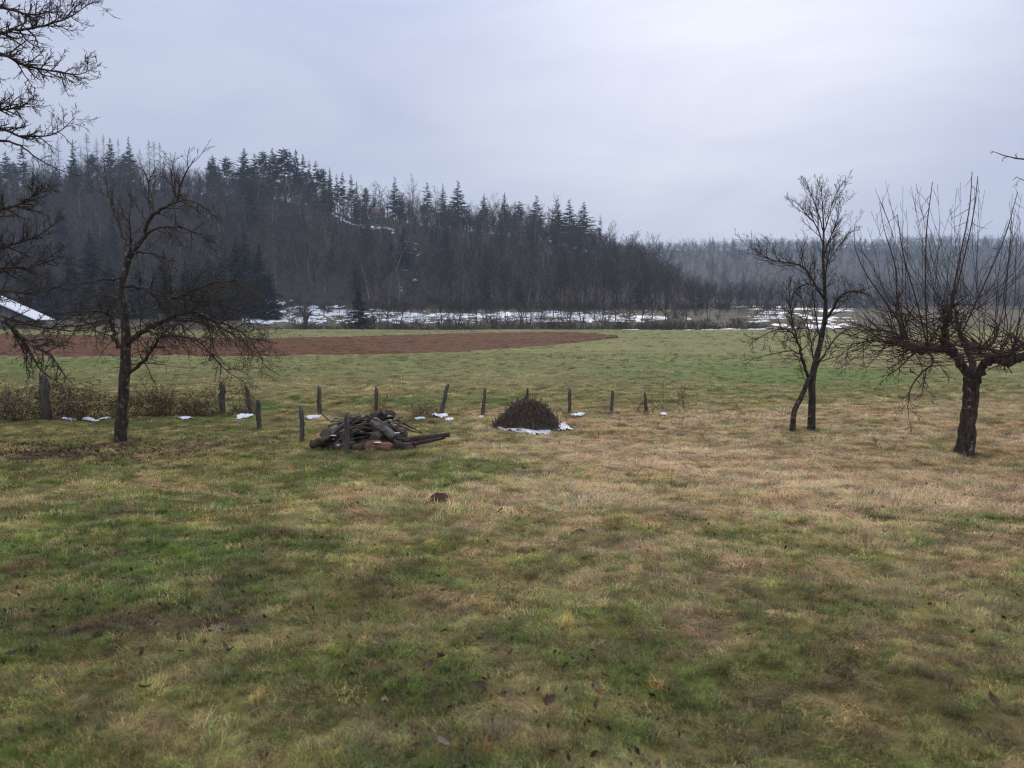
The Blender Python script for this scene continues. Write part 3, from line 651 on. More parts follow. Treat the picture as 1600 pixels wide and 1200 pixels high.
# ridge trees, each where its top stands against the sky
R = random.Random(9)
ridge = [(8, 236, 'pine'), (34, 226, 'pine'), (68, 217, 'larch'), (80, 226, 'larch'), (90, 211, 'larch'), (113, 217, 'fir'), (125, 222, 'larch'), (135, 207, 'larch'), (150, 214, 'larch'), (161, 208, 'larch'), (172, 215, 'fir'), (184, 215, 'larch'), (200, 213, 'fir'),
         (218, 231, 'larch'), (232, 218, 'larch'), (240, 220, 'larch'), (249, 222, 'larch'), (266, 234, 'larch'), (289, 247, 'bare'), (315, 262, 'bare'), (331, 242, 'pine'), (353, 244, 'pine'), (381, 231, 'fir'), (398, 240, 'fir'), (411, 235, 'pine'), (425, 231, 'fir'), (444, 231, 'pine'),
         (453, 236, 'pine'), (462, 233, 'pine'), (473, 241, 'pine'), (483, 250, 'pine'), (493, 251, 'pine'), (503, 262, 'pine'), (515, 261, 'fir'), (526, 272, 'pine'), (535, 269, 'pine'), (548, 272, 'pine'), (557, 282, 'fir'), (572, 292, 'pine'), (583, 302, 'fir'), (617, 276, 'fir'), (628, 300, 'fir'), (642, 273, 'bare'),
         (655, 290, 'bare'), (667, 285, 'pine'), (680, 296, 'bare'), (692, 286, 'fir'), (716, 282, 'fir'), (735, 322, 'bare'), (756, 302, 'fir'), (767, 299, 'bare'), (788, 300, 'fir'), (805, 313, 'pine'), (812, 314, 'pine'), (839, 305, 'fir'), (856, 309, 'bare'), (870, 311, 'fir'), (889, 311, 'fir'), (912, 315, 'fir'),
         (938, 335, 'pine'), (956, 346, 'bare'), (980, 356, 'bare'), (1005, 362, 'bare'), (1021, 363, 'bare'), (1033, 368, 'bare'), (1047, 375, 'bare')]
desc = {'pine': ('pine_tree', 'slim pine', 'pine'), 'fir': ('fir_tree', 'dense dark fir', 'fir'), 'larch': ('larch_tree', 'thin leafless larch', 'larch'), 'bare': ('bare_tree', 'leafless broadleaf tree', 'tree')}
word = {'pine': 'pine', 'fir': 'fir', 'larch': 'larch', 'bare': 'such tree'}
cnt = {}
for px, py, kd in ridge:
    Y = R.uniform(374, 392); top = P(px, py, Y); x = top.x; h = top.z - T(x, Y)
    if h < 9:
        Y = 366; top = P(px, py, Y); x = top.x; h = max(top.z - T(x, Y), 8)
    cnt[kd] = cnt.get(kd, 0) + 1
    nm, ds_, ct = desc[kd]; lab = f'{ds_} on the ridge skyline, {nth(cnt[kd])} {word[kd]} counted from the barn side'
    var, hv_ = {'pine': (V_pine, 22), 'fir': (V_fir, 22), 'larch': (V_larch, 22), 'bare': (V_bare, 16)}[kd]
    sx_ = 1.0 * (22 / h) ** .5 if kd in ('fir',) else 1.0
    put_tree(nm, var[R.randrange(len(var))], hv_, x, Y, h, R.uniform(0, 6.28), lab, ct, 'trees along the ridge skyline', min(max(sx_, .7), 1.35) * (1.45 if px in (381, 398, 425, 716, 839, 870, 889, 912) else R.choice([.7, .85, 1.0, 1.15])))

for i in range(30):
    px = R.uniform(325, 590) if i < 19 else R.choice([R.uniform(-60, 210), R.uniform(-60, 210), R.uniform(830, 915)]); Y = R.uniform(378, 424); base_y = np.interp(px, [-60, 0, 200, 400, 500, 590, 700, 930], [240, 243, 226, 250, 266, 318, 304, 336]); top = P(px, base_y + R.uniform(6, 24), Y); h = top.z - T(top.x, Y)
    if h < 8: continue
    put_tree('fir_tree', (V_fir + V_pine)[R.randrange(8)], 22, top.x, Y, h, R.uniform(0, 6.28), 'dark conifer filling the stand just below the ridge skyline', 'conifer', 'conifers inside the ridge stand', 1.1)

# firs and spruces on the slope and in the valley (px, top, base, kind, distance)
slope = [(612, 372, 445, 290, 'fir', 'dark fir standing in the snowy gully halfway up the hill'), (905, 366, 425, 320, 'fir', 'dark fir on the upper slope below the skyline firs'), (473, 352, 398, 322, 'fir', 'rounded dark fir among bare trees below the ridge pines'),
         (640, 392, 430, 295, 'fir', 'small fir beside the snowy gully on the hill')]
for px, py, pb, Y, kd, lab in slope:
    top = P(px, py, Y); h = max(top.z - T(top.x, Y), 9); put_tree('fir_tree', V_fir[R.randrange(3)], 22, top.x, Y, h, R.uniform(0, 6), lab, 'fir', None, 1.15)
valley = [(404, 380, 205, 1.2, 'tall dark spruce at the meadow edge, beside the snow field'), (368, 368, 212, 1.2, 'tall dark spruce behind the orchard tree, left neighbour of the edge spruce'), (381, 352, 228, 1.0, 'pointed spruce rising between the two meadow edge spruces'), (326, 396, 208, 1.3, 'dark spruce behind the upper twigs of the orchard tree'),
          (290, 402, 214, 1.3, 'broad dark spruce right behind the orchard tree crown'), (255, 388, 222, 1.2, 'dark spruce just beside the orchard tree leader'), (140, 358, 226, 1.2, 'dark spruce behind the bare twigs left of the orchard tree'), (108, 395, 214, 1.3, 'shorter dark spruce near the snowy barn roof'), (215, 410, 205, 1.3, 'dark spruce hidden behind the orchard tree trunk fork'),
          (170, 405, 206, 1.3, 'low dark spruce left of the orchard tree trunk'), (345, 410, 199, 1.3, 'dark spruce filling the gap before the two tall meadow edge spruces'), (420, 420, 200, 1.0, 'lower dark spruce at the right end of the evergreen clump'), (308, 420, 200, 1.3, 'low broad spruce in front of the evergreen clump'), (45, 400, 216, 1.3, 'dark spruce behind the snowy barn roof'), (78, 420, 200, 1.4, 'dark spruce at the corner of the snow roofed barn'), (560, 446, 172, 1.25, 'lone small spruce on the river bank before the snow field')]
for px, py, Y, sw, lab in valley:
    top = P(px, py, Y); h = top.z - T(top.x, Y); put_tree('spruce_tree', V_spruce[R.randrange(2)], 14, top.x, Y, h, R.uniform(0, 6), lab, 'spruce', 'spruces at the valley edge', (1.25 if px < 440 else 1.0) * sw * (14 / h) ** .35)

# bare trees along the hidden stream
riv = [(452, 470, 190), (505, 470, 196), (530, 462, 205), (590, 455, 172), (604, 448, 170), (622, 452, 174), (640, 462, 200), (660, 455, 210), (684, 468, 168), (690, 440, 190), (702, 462, 170), (716, 450, 182), (728, 448, 176), (744, 446, 190), (760, 452, 200), (776, 465, 165), (790, 448, 195), (812, 462, 166),
       (826, 444, 186), (845, 448, 180), (864, 440, 195), (878, 452, 170), (893, 446, 176), (910, 438, 190), (930, 444, 196), (944, 458, 172), (962, 440, 190), (985, 436, 196), (1003, 446, 182), (1020, 440, 200), (1041, 450, 186), (1058, 432, 206), (1075, 462, 178), (1088, 446, 214), (1108, 452, 196), (1124, 458, 210), (1140, 440, 236), (1155, 446, 220), (1170, 436, 232), (1184, 448, 214), (1198, 456, 204), (1212, 468, 226)]
for i, (px, py, Y) in enumerate(riv):
    top = P(px, py + R.uniform(-4, 4), Y); h = top.z - T(top.x, Y)
    put_tree('stream_tree', V_river[R.randrange(4)], 10, top.x, Y, h, R.uniform(0, 6.28), f'bare tree along the stream before the snow, {nth(i + 1)} from the tall spruces', 'tree', 'bare trees along the stream', 1.15)
# scrub on the bank and the reddish hedge at the field edge
for i in range(46):
    px = 440 + i * 14.2 + R.uniform(-5, 5); Y = R.uniform(150, 182); x = (px - 800) / F * Y
    put_tree('bank_shrub', V_shrub[R.randrange(3)], 3.2, x, Y, R.uniform(2.2, 4.2), R.uniform(0, 6.28), f'leafless brown shrub on the stream bank, {nth(i + 1)} from the tall spruces', 'shrub', 'shrubs along the stream bank', 1.3)
for i in range(16):
    px = 1034 + i * 11 + R.uniform(-3, 3); Y = R.uniform(143, 150); x = (px - 800) / F * Y
    put_tree('hedge_shrub', V_shrub[R.randrange(3)], 3.2, x, Y, R.uniform(2.0, 2.9), R.uniform(0, 6.28), f'low reddish hedge shrub at the far meadow edge, {nth(16 - i)} from the two trunked tree', 'shrub', 'hedge at the far meadow edge', 1.5)
pp_ = []; rr_ = np.random.RandomState(4)
for i in range(520):
    px = rr_.uniform(420, 1215); Y = rr_.choice([rr_.uniform(148, 186), rr_.uniform(222, 250), rr_.uniform(186, 236)], p=[.42, .43, .15]); pp_.append(((px - 800) / F * Y, Y))
pp_ = np.array(pp_); n = len(pp_); hh_ = rr_.uniform(.35, 1.15, n)
scatter('bank_scrub', 'low brown scrub along the stream bank and the foot of the hill', 'scrub', np.stack([pp_[:, 0], pp_[:, 1], terrain(pp_[:, 0], pp_[:, 1]) - .1], 1), np.stack([0 * hh_, 0 * hh_, rr_.uniform(0, 6.28, n)], 1), np.stack([hh_ * 1.3, hh_ * 1.3, hh_], 1), rr_.randint(0, 3, n), [source(f'scrub_{i}', join_mesh([a, b]), [M_rtwig, M_rtwig]) for i, (a, b) in enumerate(V_shrub)])
# the split dead snag on the snow
tb = Tubes(); b0 = P(478, 514, 168); b0.z = T(b0.x, 168) - .2
for pp in [[(478, 516), (477, 500), (474, 490), (468, 484)], [(478, 503), (482, 492), (487, 486)], [(477, 499), (476, 488), (477, 478)]]:
    pl, rl = spline([P(a, b, 168) - b0 for a, b in pp], [.55, .45, .30, .12][-len(pp):] if len(pp) == 4 else [.35, .28, .10], 3); tb.add(pl, rl, 7)
e = tag(empty('dead_snag', b0), 'split broken dead tree trunk standing before the snow field', 'snag'); obj('trunk', tb.mesh('trunk', .5), M_rtwig, e)

# the wood that covers the hills, one mass of trunks and twigs
def wood(name, label, px0, px1, y0, y1, step, jit, hlo, hhi, cut=None, fir=.0, seed=1):
    rr = np.random.RandomState(seed); pts = []
    Y = y0
    while Y < y1:
        xs = np.arange((px0 - 800) / F * Y, (px1 - 800) / F * Y, step); pts.append(np.stack([xs + rr.uniform(-jit, jit, len(xs)), Y + rr.uniform(-jit, jit, len(xs))], 1)); Y += step
    p = np.concatenate(pts); pxs = 800 + F * p[:, 0] / p[:, 1]
    if cut is not None: k = cut(pxs, p[:, 1], rr.uniform(0, 1, len(p))); p = p[k]; pxs = pxs[k]
    n = len(p); z = terrain(p[:, 0], p[:, 1]) - .2; h = rr.uniform(hlo, hhi, n) / 16 * (np.interp(pxs, [980, 1130], [1, .62]) if name == 'hillside_wood' else 1)
    src = []
    for i, (a, b) in enumerate(V_bare):
        me = join_mesh([a, b]); src.append(source(f'{name}_{i}', me, [M_fbark, M_ftwig]))
    idx = rr.randint(0, len(V_bare), n)
    if fir > 0:
        for i, (a, b) in enumerate(V_fir): src.append(source(f'{name}_{6 + i}', join_mesh([a, b]), [M_cbark, M_needle]))
        f_ = (rr.uniform(0, 1, n) < fir) & ((pxs < 560) | (p[:, 1] < 350) | (p[:, 1] > 500)); idx = np.where(f_, 6 + rr.randint(0, 3, n), idx); h = np.where(f_, h * 16 / 22 * 1.1, h)
    scatter(name, label, 'wood', np.stack([p[:, 0], p[:, 1], z], 1), np.stack([rr.normal(0, .03, n), rr.normal(0, .03, n), rr.uniform(0, 6.28, n)], 1), np.stack([h * rr.uniform(.9, 1.25, n), h * rr.uniform(.9, 1.25, n), h], 1), idx, src)
def cut_hill(px, Y, r):
    gul = (np.abs(px - (612 + (370 - Y) * .30)) < 16) & (Y > 255) & (r < .5); clear = (px > 515) & (px < 625) & (Y > 340) & (r < .6); end = px > 1110 + 60 * r
    return ~(gul | clear | (px > 1150) | ((px > 1058) & (Y > 330)) | (r < (px - 1030) / 120) | ((px > 425) & (px < 548) & (Y < 254)))
wood('hillside_wood', 'brown leafless wood covering the slope of the near hill', -260, 1165, 240, 432, 5.6, 2.6, 9, 17, cut_hill, .02, 1)
wood('far_wood', 'blue hazy wood covering the far hill', 930, 1760, 600, 1420, 15, 6.5, 13, 21, None, .03, 2)
wood('valley_wood', 'grey brown copse in the middle of the valley before the far hill', 1030, 1215, 245, 420, 8, 3.5, 7, 11, lambda px, Y, r: r < np.where(Y < 300, .85, .5), 0, 3)
wood('valley_wood', 'dark trees beyond the snow slope at the foot of the far hill', 1215, 1900, 360, 600, 10, 4.4, 9, 14, lambda px, Y, r: r < np.where(Y < 400, .35, .7) * np.interp(px, [1215, 1330], [.25, 1]), .03, 4)
top = P(1455, 357, 1290); put_tree('fir_tree', V_fir[1], 22, top.x, 1290, top.z - T(top.x, 1290), 1.0, 'lone fir rising above the far wood behind the apple sprouts', 'fir', None, .8)

# ------------------------------------------------------------------ house on the ridge, barn with snow on its roof
def box(name, c, s, mat, parent):
    x, y, z = s[0] / 2, s[1] / 2, s[2] / 2
    v = np.array([(-x, -y, -z), (x, -y, -z), (x, y, -z), (-x, y, -z), (-x, -y, z), (x, -y, z), (x, y, z), (-x, y, z)]) + np.array(c)
    return obj(name, mesh_np(name, v, [np.array([(0, 3, 2, 1), (4, 5, 6, 7), (0, 1, 5, 4), (1, 2, 6, 5), (2, 3, 7, 6), (3, 0, 4, 7)])], smooth=False), mat, parent)
def prism(name, pts2, y0, y1, mat, parent):
    n = len(pts2); v = [(p[0], y0, p[1]) for p in pts2] + [(p[0], y1, p[1]) for p in pts2]
    me = bpy.data.meshes.new(name); me.from_pydata(v, [], [tuple(range(n)), tuple(range(2 * n - 1, n - 1, -1))] + [(i, n + i, n + (i + 1) % n, (i + 1) % n) for i in range(n)]); me.update()
    return obj(name, me, mat, parent)
hp = P(591, 333, 372); hp.z = T(hp.x, 372) - .3
hs = tag(empty('hill_house', hp, math.radians(8)), 'small house with red brown tiled roof in the gap of the ridge trees', 'house')
hs.scale = (.8, .8, .8)
box('wall', (0, 0, 1.5), (7.4, 6, 3.6), M_plaster, hs)
gable = obj('gable', None, None, hs) if False else None
v = [(-4, -3.7, 3.1), (4, -3.7, 3.1), (4, 0, 6.2), (-4, 0, 6.2), (-4, 3.7, 3.1), (4, 3.7, 3.1), (-4, -3.7, 2.85), (4, -3.7, 2.85), (-4, 3.7, 2.85), (4, 3.7, 2.85)]
me = bpy.data.meshes.new('roof'); me.from_pydata(v, [], [(0, 1, 2, 3), (3, 2, 5, 4), (0, 6, 7, 1), (4, 5, 9, 8), (0, 3, 4, 8, 6), (1, 7, 9, 5, 2), (6, 8, 9, 7)]); rf = obj('roof', me, M_tile, hs)
box('chimney', (1.8, .8, 6.0), (.7, .7, 1.8), M_plaster, rf)
for wx in (-2, .2, 2.3):
    wn = box('window', (wx, -3.03, 1.9), (1.1, .12, 1.3), M_plaster, hs); box('pane', (wx, -3.10, 1.9), (.9, .05, 1.1), M_glass, wn)

bp_ = P(-24, 510, 150); bp_.z = T(bp_.x, 150) - .2
bn = tag(empty('barn', bp_, math.radians(0)), 'grey timber barn with thick snow on its long roof, partly behind bare twigs', 'barn')
K = 150 / F
ez = P(60, 501, 150).z - bp_.z; rz_ = P(-24, 462, 150).z - bp_.z; hw = 84 * K
prism('gable_wall', [(-hw * .86, 0), (hw * .86, 0), (hw * .86, ez * 1.12), (0, rz_ - .5), (-hw * .86, ez * 1.12)], 0, 5, M_wall, bn)
for k in range(16):
    xx = -hw * .82 + k * hw * 1.64 / 15; zt = ez * 1.12 + (rz_ - .5 - ez * 1.12) * (1 - abs(xx) / (hw * .86))
    box('board', (xx, -.06, zt / 2 - .05), (hw * 1.64 / 15 - .07, .06, zt - .25), M_wall, bn)
for sg in (-1, 1):
    r_ = prism('roof', [(0, rz_ - .42), (sg * hw, ez - .12), (sg * hw, ez + .06), (0, rz_ - .2)], -.8, 5.8, M_dark, bn)
    prism('roof_snow', [(0, rz_ - .19), (sg * (hw - .12), ez + .075), (sg * (hw - .18), ez + .28), (0, rz_ + .12)], -.73, 5.7, M_snow, r_)
box('barn_door', (-1.5, -.14, 1.5), (2.6, .08, 2.8), M_dark, bn)

# ------------------------------------------------------------------ orchard trees
def near_tree(name, label, base_px, base_py, trunk, limbs, cfg, seed, sides=10, twig=M_twig, extra=None, Y=None, lcfg=None, group=None):
    """trunk, limbs: lists of (px, py, depth offset m, radius m)"""
    R = random.Random(seed)
    if Y is None: b = hit(base_px, base_py)
    else: b = P(base_px, base_py, Y); b.z = T(b.x, b.y)
    Y = b.y; e = tag(empty(name, b), label, 'tree', group); cr_ = Tubes()
    def conv(l): return [P(q[0], q[1], Y + q[2]) - b for q in l], [q[3] for q in l]
    for tk in trunk:
        pts, rad = conv(tk); pts[0].z = min(pts[0].z, 0) - .12; pl, rl = spline(pts, rad, 6); tb = Tubes(); tb.add(pl, rl, 14)
        obj('trunk', tb.mesh('trunk', .42, seed), M_bark, e)
    for lm in limbs:
        opt = {}
        if isinstance(lm, tuple): lm, opt = lm
        pts, rad = conv(lm); pl, rl = spline(pts, rad, 5)
        for q in range(1, len(pl) - 1): pl[q] = pl[q] + rvec(R) * rl[q] * .35
        tb = Tubes(); tb.add(pl, rl, 8); obj('limb', tb.mesh('limb', .4, seed + 1), opt.get('mat', M_bark), e)
        L = sum((pl[i + 1] - pl[i]).length for i in range(len(pl) - 1))
        c = opt.get('cfg', cfg)
        spawn(cr_, pl, rl, opt.get('L', 2.2), 0, c, R, t0=opt.get('t0', .12), kids=opt.get('kids', L * opt.get('dens', 6.0)))
    if extra: extra(cr_, R, b, Y)
    if cr_.g: obj('crown', cr_.mesh('crown'), twig, e)
    return e
def tw(l1, l2, up=0., trop=0., late=False, ang=(30, 70), kids=(6, 4), jit=.14, maxr=.022, minr=.0035, ratio1=.5):
    return [dict(kids=5, ratio=l1, ang=ang, t0=.1, up=up, sh=.45, maxr=maxr, minr=minr),
            dict(segs=6, jit=jit, trop=trop, late=late, kids=kids[0], ratio=ratio1, ang=(25, 65), t0=.15, sides=4, tip=.35, up=up * .7, maxr=.011),
            dict(segs=4, jit=jit, trop=trop, late=late, kids=kids[1], ratio=l2, ang=(25, 65), t0=.15, sides=3, tip=.45, up=up * .5, maxr=.007),
            dict(segs=3, jit=jit, trop=trop * .5, kids=0, sides=3, tip=.6)]
droop = tw(.68, .5, up=-.05, trop=-.045, kids=(6, 4), maxr=.015); upc = tw(.6, .5, up=.25, trop=.05, kids=(5, 3), maxr=.014, jit=.10); neut = tw(.6, .5, up=.06, trop=.01, kids=(6, 4), maxr=.014)
near_tree('orchard_tree', 'dark leafless orchard tree with wide drooping twigs, before the overgrown mesh fence', 189, 692,
    [[(188, 694, 0, .22), (189, 675, 0, .165), (191, 640, 0, .15), (194, 600, 0, .14), (196, 565, .05, .135), (197, 530, .05, .12), (196, 500, .05, .11), (197, 484, .1, .10), (189, 458, .1, .085), (192, 438, .1, .08), (197, 421, .1, .075), (203, 401, .1, .07), (214, 385, .1, .06), (226, 370, .1, .055)]],
    [([(226, 370, .1, .055), (230, 350, 0, .05), (242, 334, -.1, .045), (260, 322, -.2, .04), (278, 310, -.3, .032), (286, 278, -.4, .02), (306, 246, -.5, .008)], dict(cfg=upc, dens=4)),
     ([(242, 334, -.1, .035), (234, 310, .2, .028), (231, 282, .3, .018), (218, 254, .4, .008)], dict(cfg=upc, dens=4, L=1.4)),
     ([(278, 310, -.3, .028), (272, 300, -.1, .022), (268, 275, .2, .014), (274, 238, .3, .006)], dict(cfg=upc, dens=4, L=1.2)),
     ([(262, 321, -.2, .03), (290, 312, -.6, .024), (312, 320, -.9, .018), (334, 338, -1.2, .007)], dict(cfg=droop, dens=6, L=1.4)),
     ([(228, 366, .1, .035), (254, 354, -.2, .03), (286, 357, -.7, .022), (310, 366, -1, .015), (330, 384, -1.2, .006)], dict(cfg=droop, dens=7, L=1.5)),
     ([(197, 421, .1, .05), (196, 380, .4, .04), (186, 352, .6, .033), (176, 325, .8, .024), (165, 285, 1, .014), (162, 252, 1, .006)], dict(cfg=upc, dens=4, L=1.5)),
     ([(200, 408, .1, .035), (204, 378, -.3, .026), (202, 345, -.5, .018), (206, 312, -.6, .007)], dict(cfg=upc, dens=5, L=1.4)),
     ([(203, 401, .1, .04), (218, 394, -.2, .033), (246, 398, -.7, .024), (268, 412, -1, .016), (282, 428, -1.2, .006)], dict(cfg=neut, dens=4, L=1.2)),
     ([(194, 446, .1, .06), (214, 448, -.2, .05), (236, 456, -.5, .045), (262, 464, -.8, .038), (282, 462, -1, .032), (318, 446, -1.3, .022), (370, 438, -1.7, .014), (404, 452, -2, .006)], dict(cfg=droop, dens=9, L=2.0)),
     ([(264, 464, -.8, .03), (300, 470, -.6, .024), (340, 476, -.5, .018), (386, 492, -.3, .012), (420, 520, -.1, .006)], dict(cfg=droop, dens=10, L=2.0)),
     ([(199, 538, .05, .085), (218, 522, -.2, .07), (246, 506, -.5, .058), (270, 494, -.8, .048), (300, 486, -1, .038), (334, 500, -1.2, .028), (382, 522, -1.4, .018), (412, 564, -1.5, .006)], dict(cfg=droop, dens=11, L=2.2)),
     ([(250, 504, -.5, .045), (280, 500, .4, .034), (330, 508, 1.0, .022), (376, 530, 1.4, .014), (404, 560, 1.6, .006)], dict(cfg=droop, dens=10, L=2.0)),
     ([(200, 583, .05, .06), (222, 566, -.3, .045), (240, 542, -.7, .038), (258, 525, -1.0, .032), (306, 532, -1.4, .022), (350, 576, -1.7, .012), (386, 600, -1.9, .005)], dict(cfg=droop, dens=9, L=1.8)),
     ([(192, 550, .05, .07), (180, 530, .2, .06), (175, 506, .4, .05), (160, 500, .7, .038), (130, 508, 1.1, .026), (82, 512, 1.4, .014), (50, 530, 1.6, .006)], dict(cfg=droop, dens=8, L=1.8)),
     ([(175, 508, .4, .035), (168, 490, -.2, .03), (140, 486, -.8, .022), (104, 498, -1.2, .014), (72, 520, -1.4, .006)], dict(cfg=droop, dens=8, L=1.7)),
     ([(191, 434, .1, .04), (174, 436, -.3, .032), (150, 438, -.7, .024), (124, 446, -1, .016), (100, 462, -1.2, .006)], dict(cfg=neut, dens=5, L=1.3)),
     ([(192, 470, .1, .04), (176, 462, .7, .03), (150, 462, 1.2, .02), (118, 474, 1.6, .007)], dict(cfg=droop, dens=6, L=1.5))],
    droop, 21)

def sprouts(starts, tops, n, lo=.0065, hi=.013):
    def f(cr_, R, b, Y):
        c = [dict(minr=.0035), dict(minr=.0035), dict(segs=4, jit=.10, trop=.06, kids=0, sides=3, tip=.5)]
        for i in range(n):
            s = R.choice(starts); t = tops(R)
            p0 = P(s[0] + R.uniform(-6, 6), s[1] + R.uniform(-4, 4), Y + s[2]) - b; dz = R.uniform(-1.3, 1.3) + s[2]
            p1 = P(t[0], t[1], Y + dz) - b; mid = p0.lerp(p1, .45); ow = Vector((p1.x - p0.x, p1.y - p0.y, 0)); mid += ow * R.uniform(.10, .35) - Vector((0, 0, R.uniform(0, .25)))
            pl, rl = spline([p0, p0.lerp(mid, .5) + rvec(R) * .05 - Vector((0, 0, .08)), mid, mid.lerp(p1, .55) + rvec(R) * .05, p1], [R.uniform(lo, hi), lo * 1.1, lo * .9, lo * .6, .0035], 4)
            cr_.add(pl, rl, 4)
            cc = [dict(kids=3, ratio=.18, ang=(20, 50), t0=.25, up=.25, maxr=.007, minr=.0035)] + c[2:]
            spawn(cr_, pl, rl, (p1 - p0).length, 0, cc, R, kids=R.randint(2, 6))
    return f
st_ = [(1418, 528, 0.2), (1430, 544, 0), (1450, 545, -.1), (1465, 543, .1), (1478, 510, .1), (1484, 492, .1), (1502, 522, .5), (1508, 500, .6), (1535, 556, -.4), (1560, 552, -.5), (1580, 556, -.6), (1610, 545, -.8), (1475, 530, .1), (1530, 540, .8), (1410, 500, .2)]
def tp(R):
    x = R.uniform(1325, 1650); 
    return (x, R.choice([R.uniform(275, 330), R.uniform(290, 360), R.uniform(320, 420)]) + max(0, (1400 - x)) * .35)
def apple_extra(cr_, R, b, Y):
    sprouts(st_, tp, 62)(cr_, R, b, Y)
    sprouts(st_, lambda r: (r.uniform(1300, 1480), r.uniform(420, 575)), 80, .006, .010)(cr_, R, b, Y)
    sprouts(st_[8:12], lambda r: (r.uniform(1540, 1700), r.uniform(300, 500)), 18, .009, .014)(cr_, R, b, Y)
    for pts in [[(1335, 350), (1337, 390), (1356, 432), (1390, 480), (1420, 530)], [(1374, 315), (1382, 360), (1400, 420), (1402, 470), (1418, 528)], [(1402, 335), (1412, 400), (1432, 470), (1450, 545)], [(1528, 275), (1520, 340), (1500, 430), (1484, 492)], [(1519, 268), (1514, 330), (1496, 420), (1480, 505)], [(1457, 284), (1448, 360), (1446, 450), (1450, 545)], [(1590, 300), (1570, 370), (1540, 440), (1502, 522)]]:
        dz = R.uniform(-.8, .8); pl, rl = spline([P(x, y, Y + dz * (1 - i / 4)) - b for i, (x, y) in enumerate(pts)], [.0045, .008, .013, .017, .02][-len(pts):], 5); cr_.add(pl, rl, 4)
        cc = [dict(kids=3, ratio=.2, ang=(20, 50), t0=.0, up=.25, maxr=.008, minr=.0035), dict(segs=4, jit=.1, trop=.06, kids=0, sides=3, tip=.5)]; spawn(cr_, pl, rl, 2.0, 0, cc, R, kids=9)
apl = tw(.5, .45, up=.10, trop=.03, kids=(5, 3))
near_tree('apple_tree', 'pruned apple tree with thick forked trunk and tall fan of upright sprouts', 1508, 710,
    [[(1506, 713, 0, .27), (1508, 700, 0, .195), (1511, 668, 0, .165), (1515, 635, 0, .158), (1517, 610, 0, .165), (1519, 594, 0, .165), (1519, 586, 0, .12)]],
    [([(1517, 596, 0, .115), (1506, 576, 0, .105), (1494, 557, .05, .098), (1484, 547, .05, .105), (1466, 545, 0, .09), (1448, 546, -.1, .08), (1428, 545, -.2, .075), (1416, 530, -.2, .062), (1406, 500, -.1, .036), (1396, 470, 0, .015)], dict(cfg=apl, dens=4.5, L=2.0, t0=.42)),
     ([(1480, 545, .05, .10), (1477, 528, .1, .095), (1479, 508, .1, .07), (1484, 490, .1, .045), (1488, 468, .2, .018)], dict(cfg=apl, dens=6, L=1.6, t0=.4)),
     ([(1521, 590, .05, .09), (1518, 562, .4, .08), (1510, 540, .6, .07), (1500, 522, .8, .055), (1494, 496, .9, .03), (1490, 470, 1.0, .012)], dict(cfg=apl, dens=6, L=1.6, t0=.45)),
     ([(1524, 596, 0, .115), (1532, 577, -.2, .095), (1543, 563, -.4, .088), (1557, 560, -.5, .085), (1573, 567, -.6, .085), (1590, 559, -.7, .08), (1612, 546, -.8, .075), (1640, 534, -.9, .055), (1672, 512, -1, .022)], dict(cfg=apl, dens=5, L=1.9, t0=.35)),
     ([(1543, 562, -.4, .07), (1562, 553, .2, .065), (1582, 549, .7, .05), (1606, 530, 1.1, .025)], dict(cfg=apl, dens=6, L=1.5)),
     ([(1512, 543, .6, .06), (1526, 545, 1.0, .055), (1544, 541, 1.4, .05), (1556, 528, 1.8, .03), (1562, 505, 2.0, .012)], dict(cfg=apl, dens=6, L=1.4)),
     ([(1426, 545, -.2, .045), (1408, 540, -.5, .035), (1376, 532, -.9, .024), (1340, 536, -1.2, .014), (1310, 548, -1.5, .006)], dict(cfg=droop, dens=9, L=1.5)),
     ([(1420, 535, -.2, .04), (1396, 520, .2, .03), (1360, 515, .6, .02), (1322, 528, 1.0, .007)], dict(cfg=apl, dens=9, L=1.5)),
     ([(1450, 548, -.1, .03), (1458, 566, -.5, .024), (1440, 582, -.7, .018), (1424, 604, -.8, .014), (1419, 630, -.8, .009), (1420, 655, -.8, .004)], dict(cfg=droop, dens=5, L=1.2)),
     ([(1434, 546, -.1, .024), (1420, 560, .2, .017), (1398, 580, .4, .012), (1372, 590, .6, .005)], dict(cfg=droop, dens=5, L=1.2))],
    apl, 33, twig=M_twig_red, extra=apple_extra)

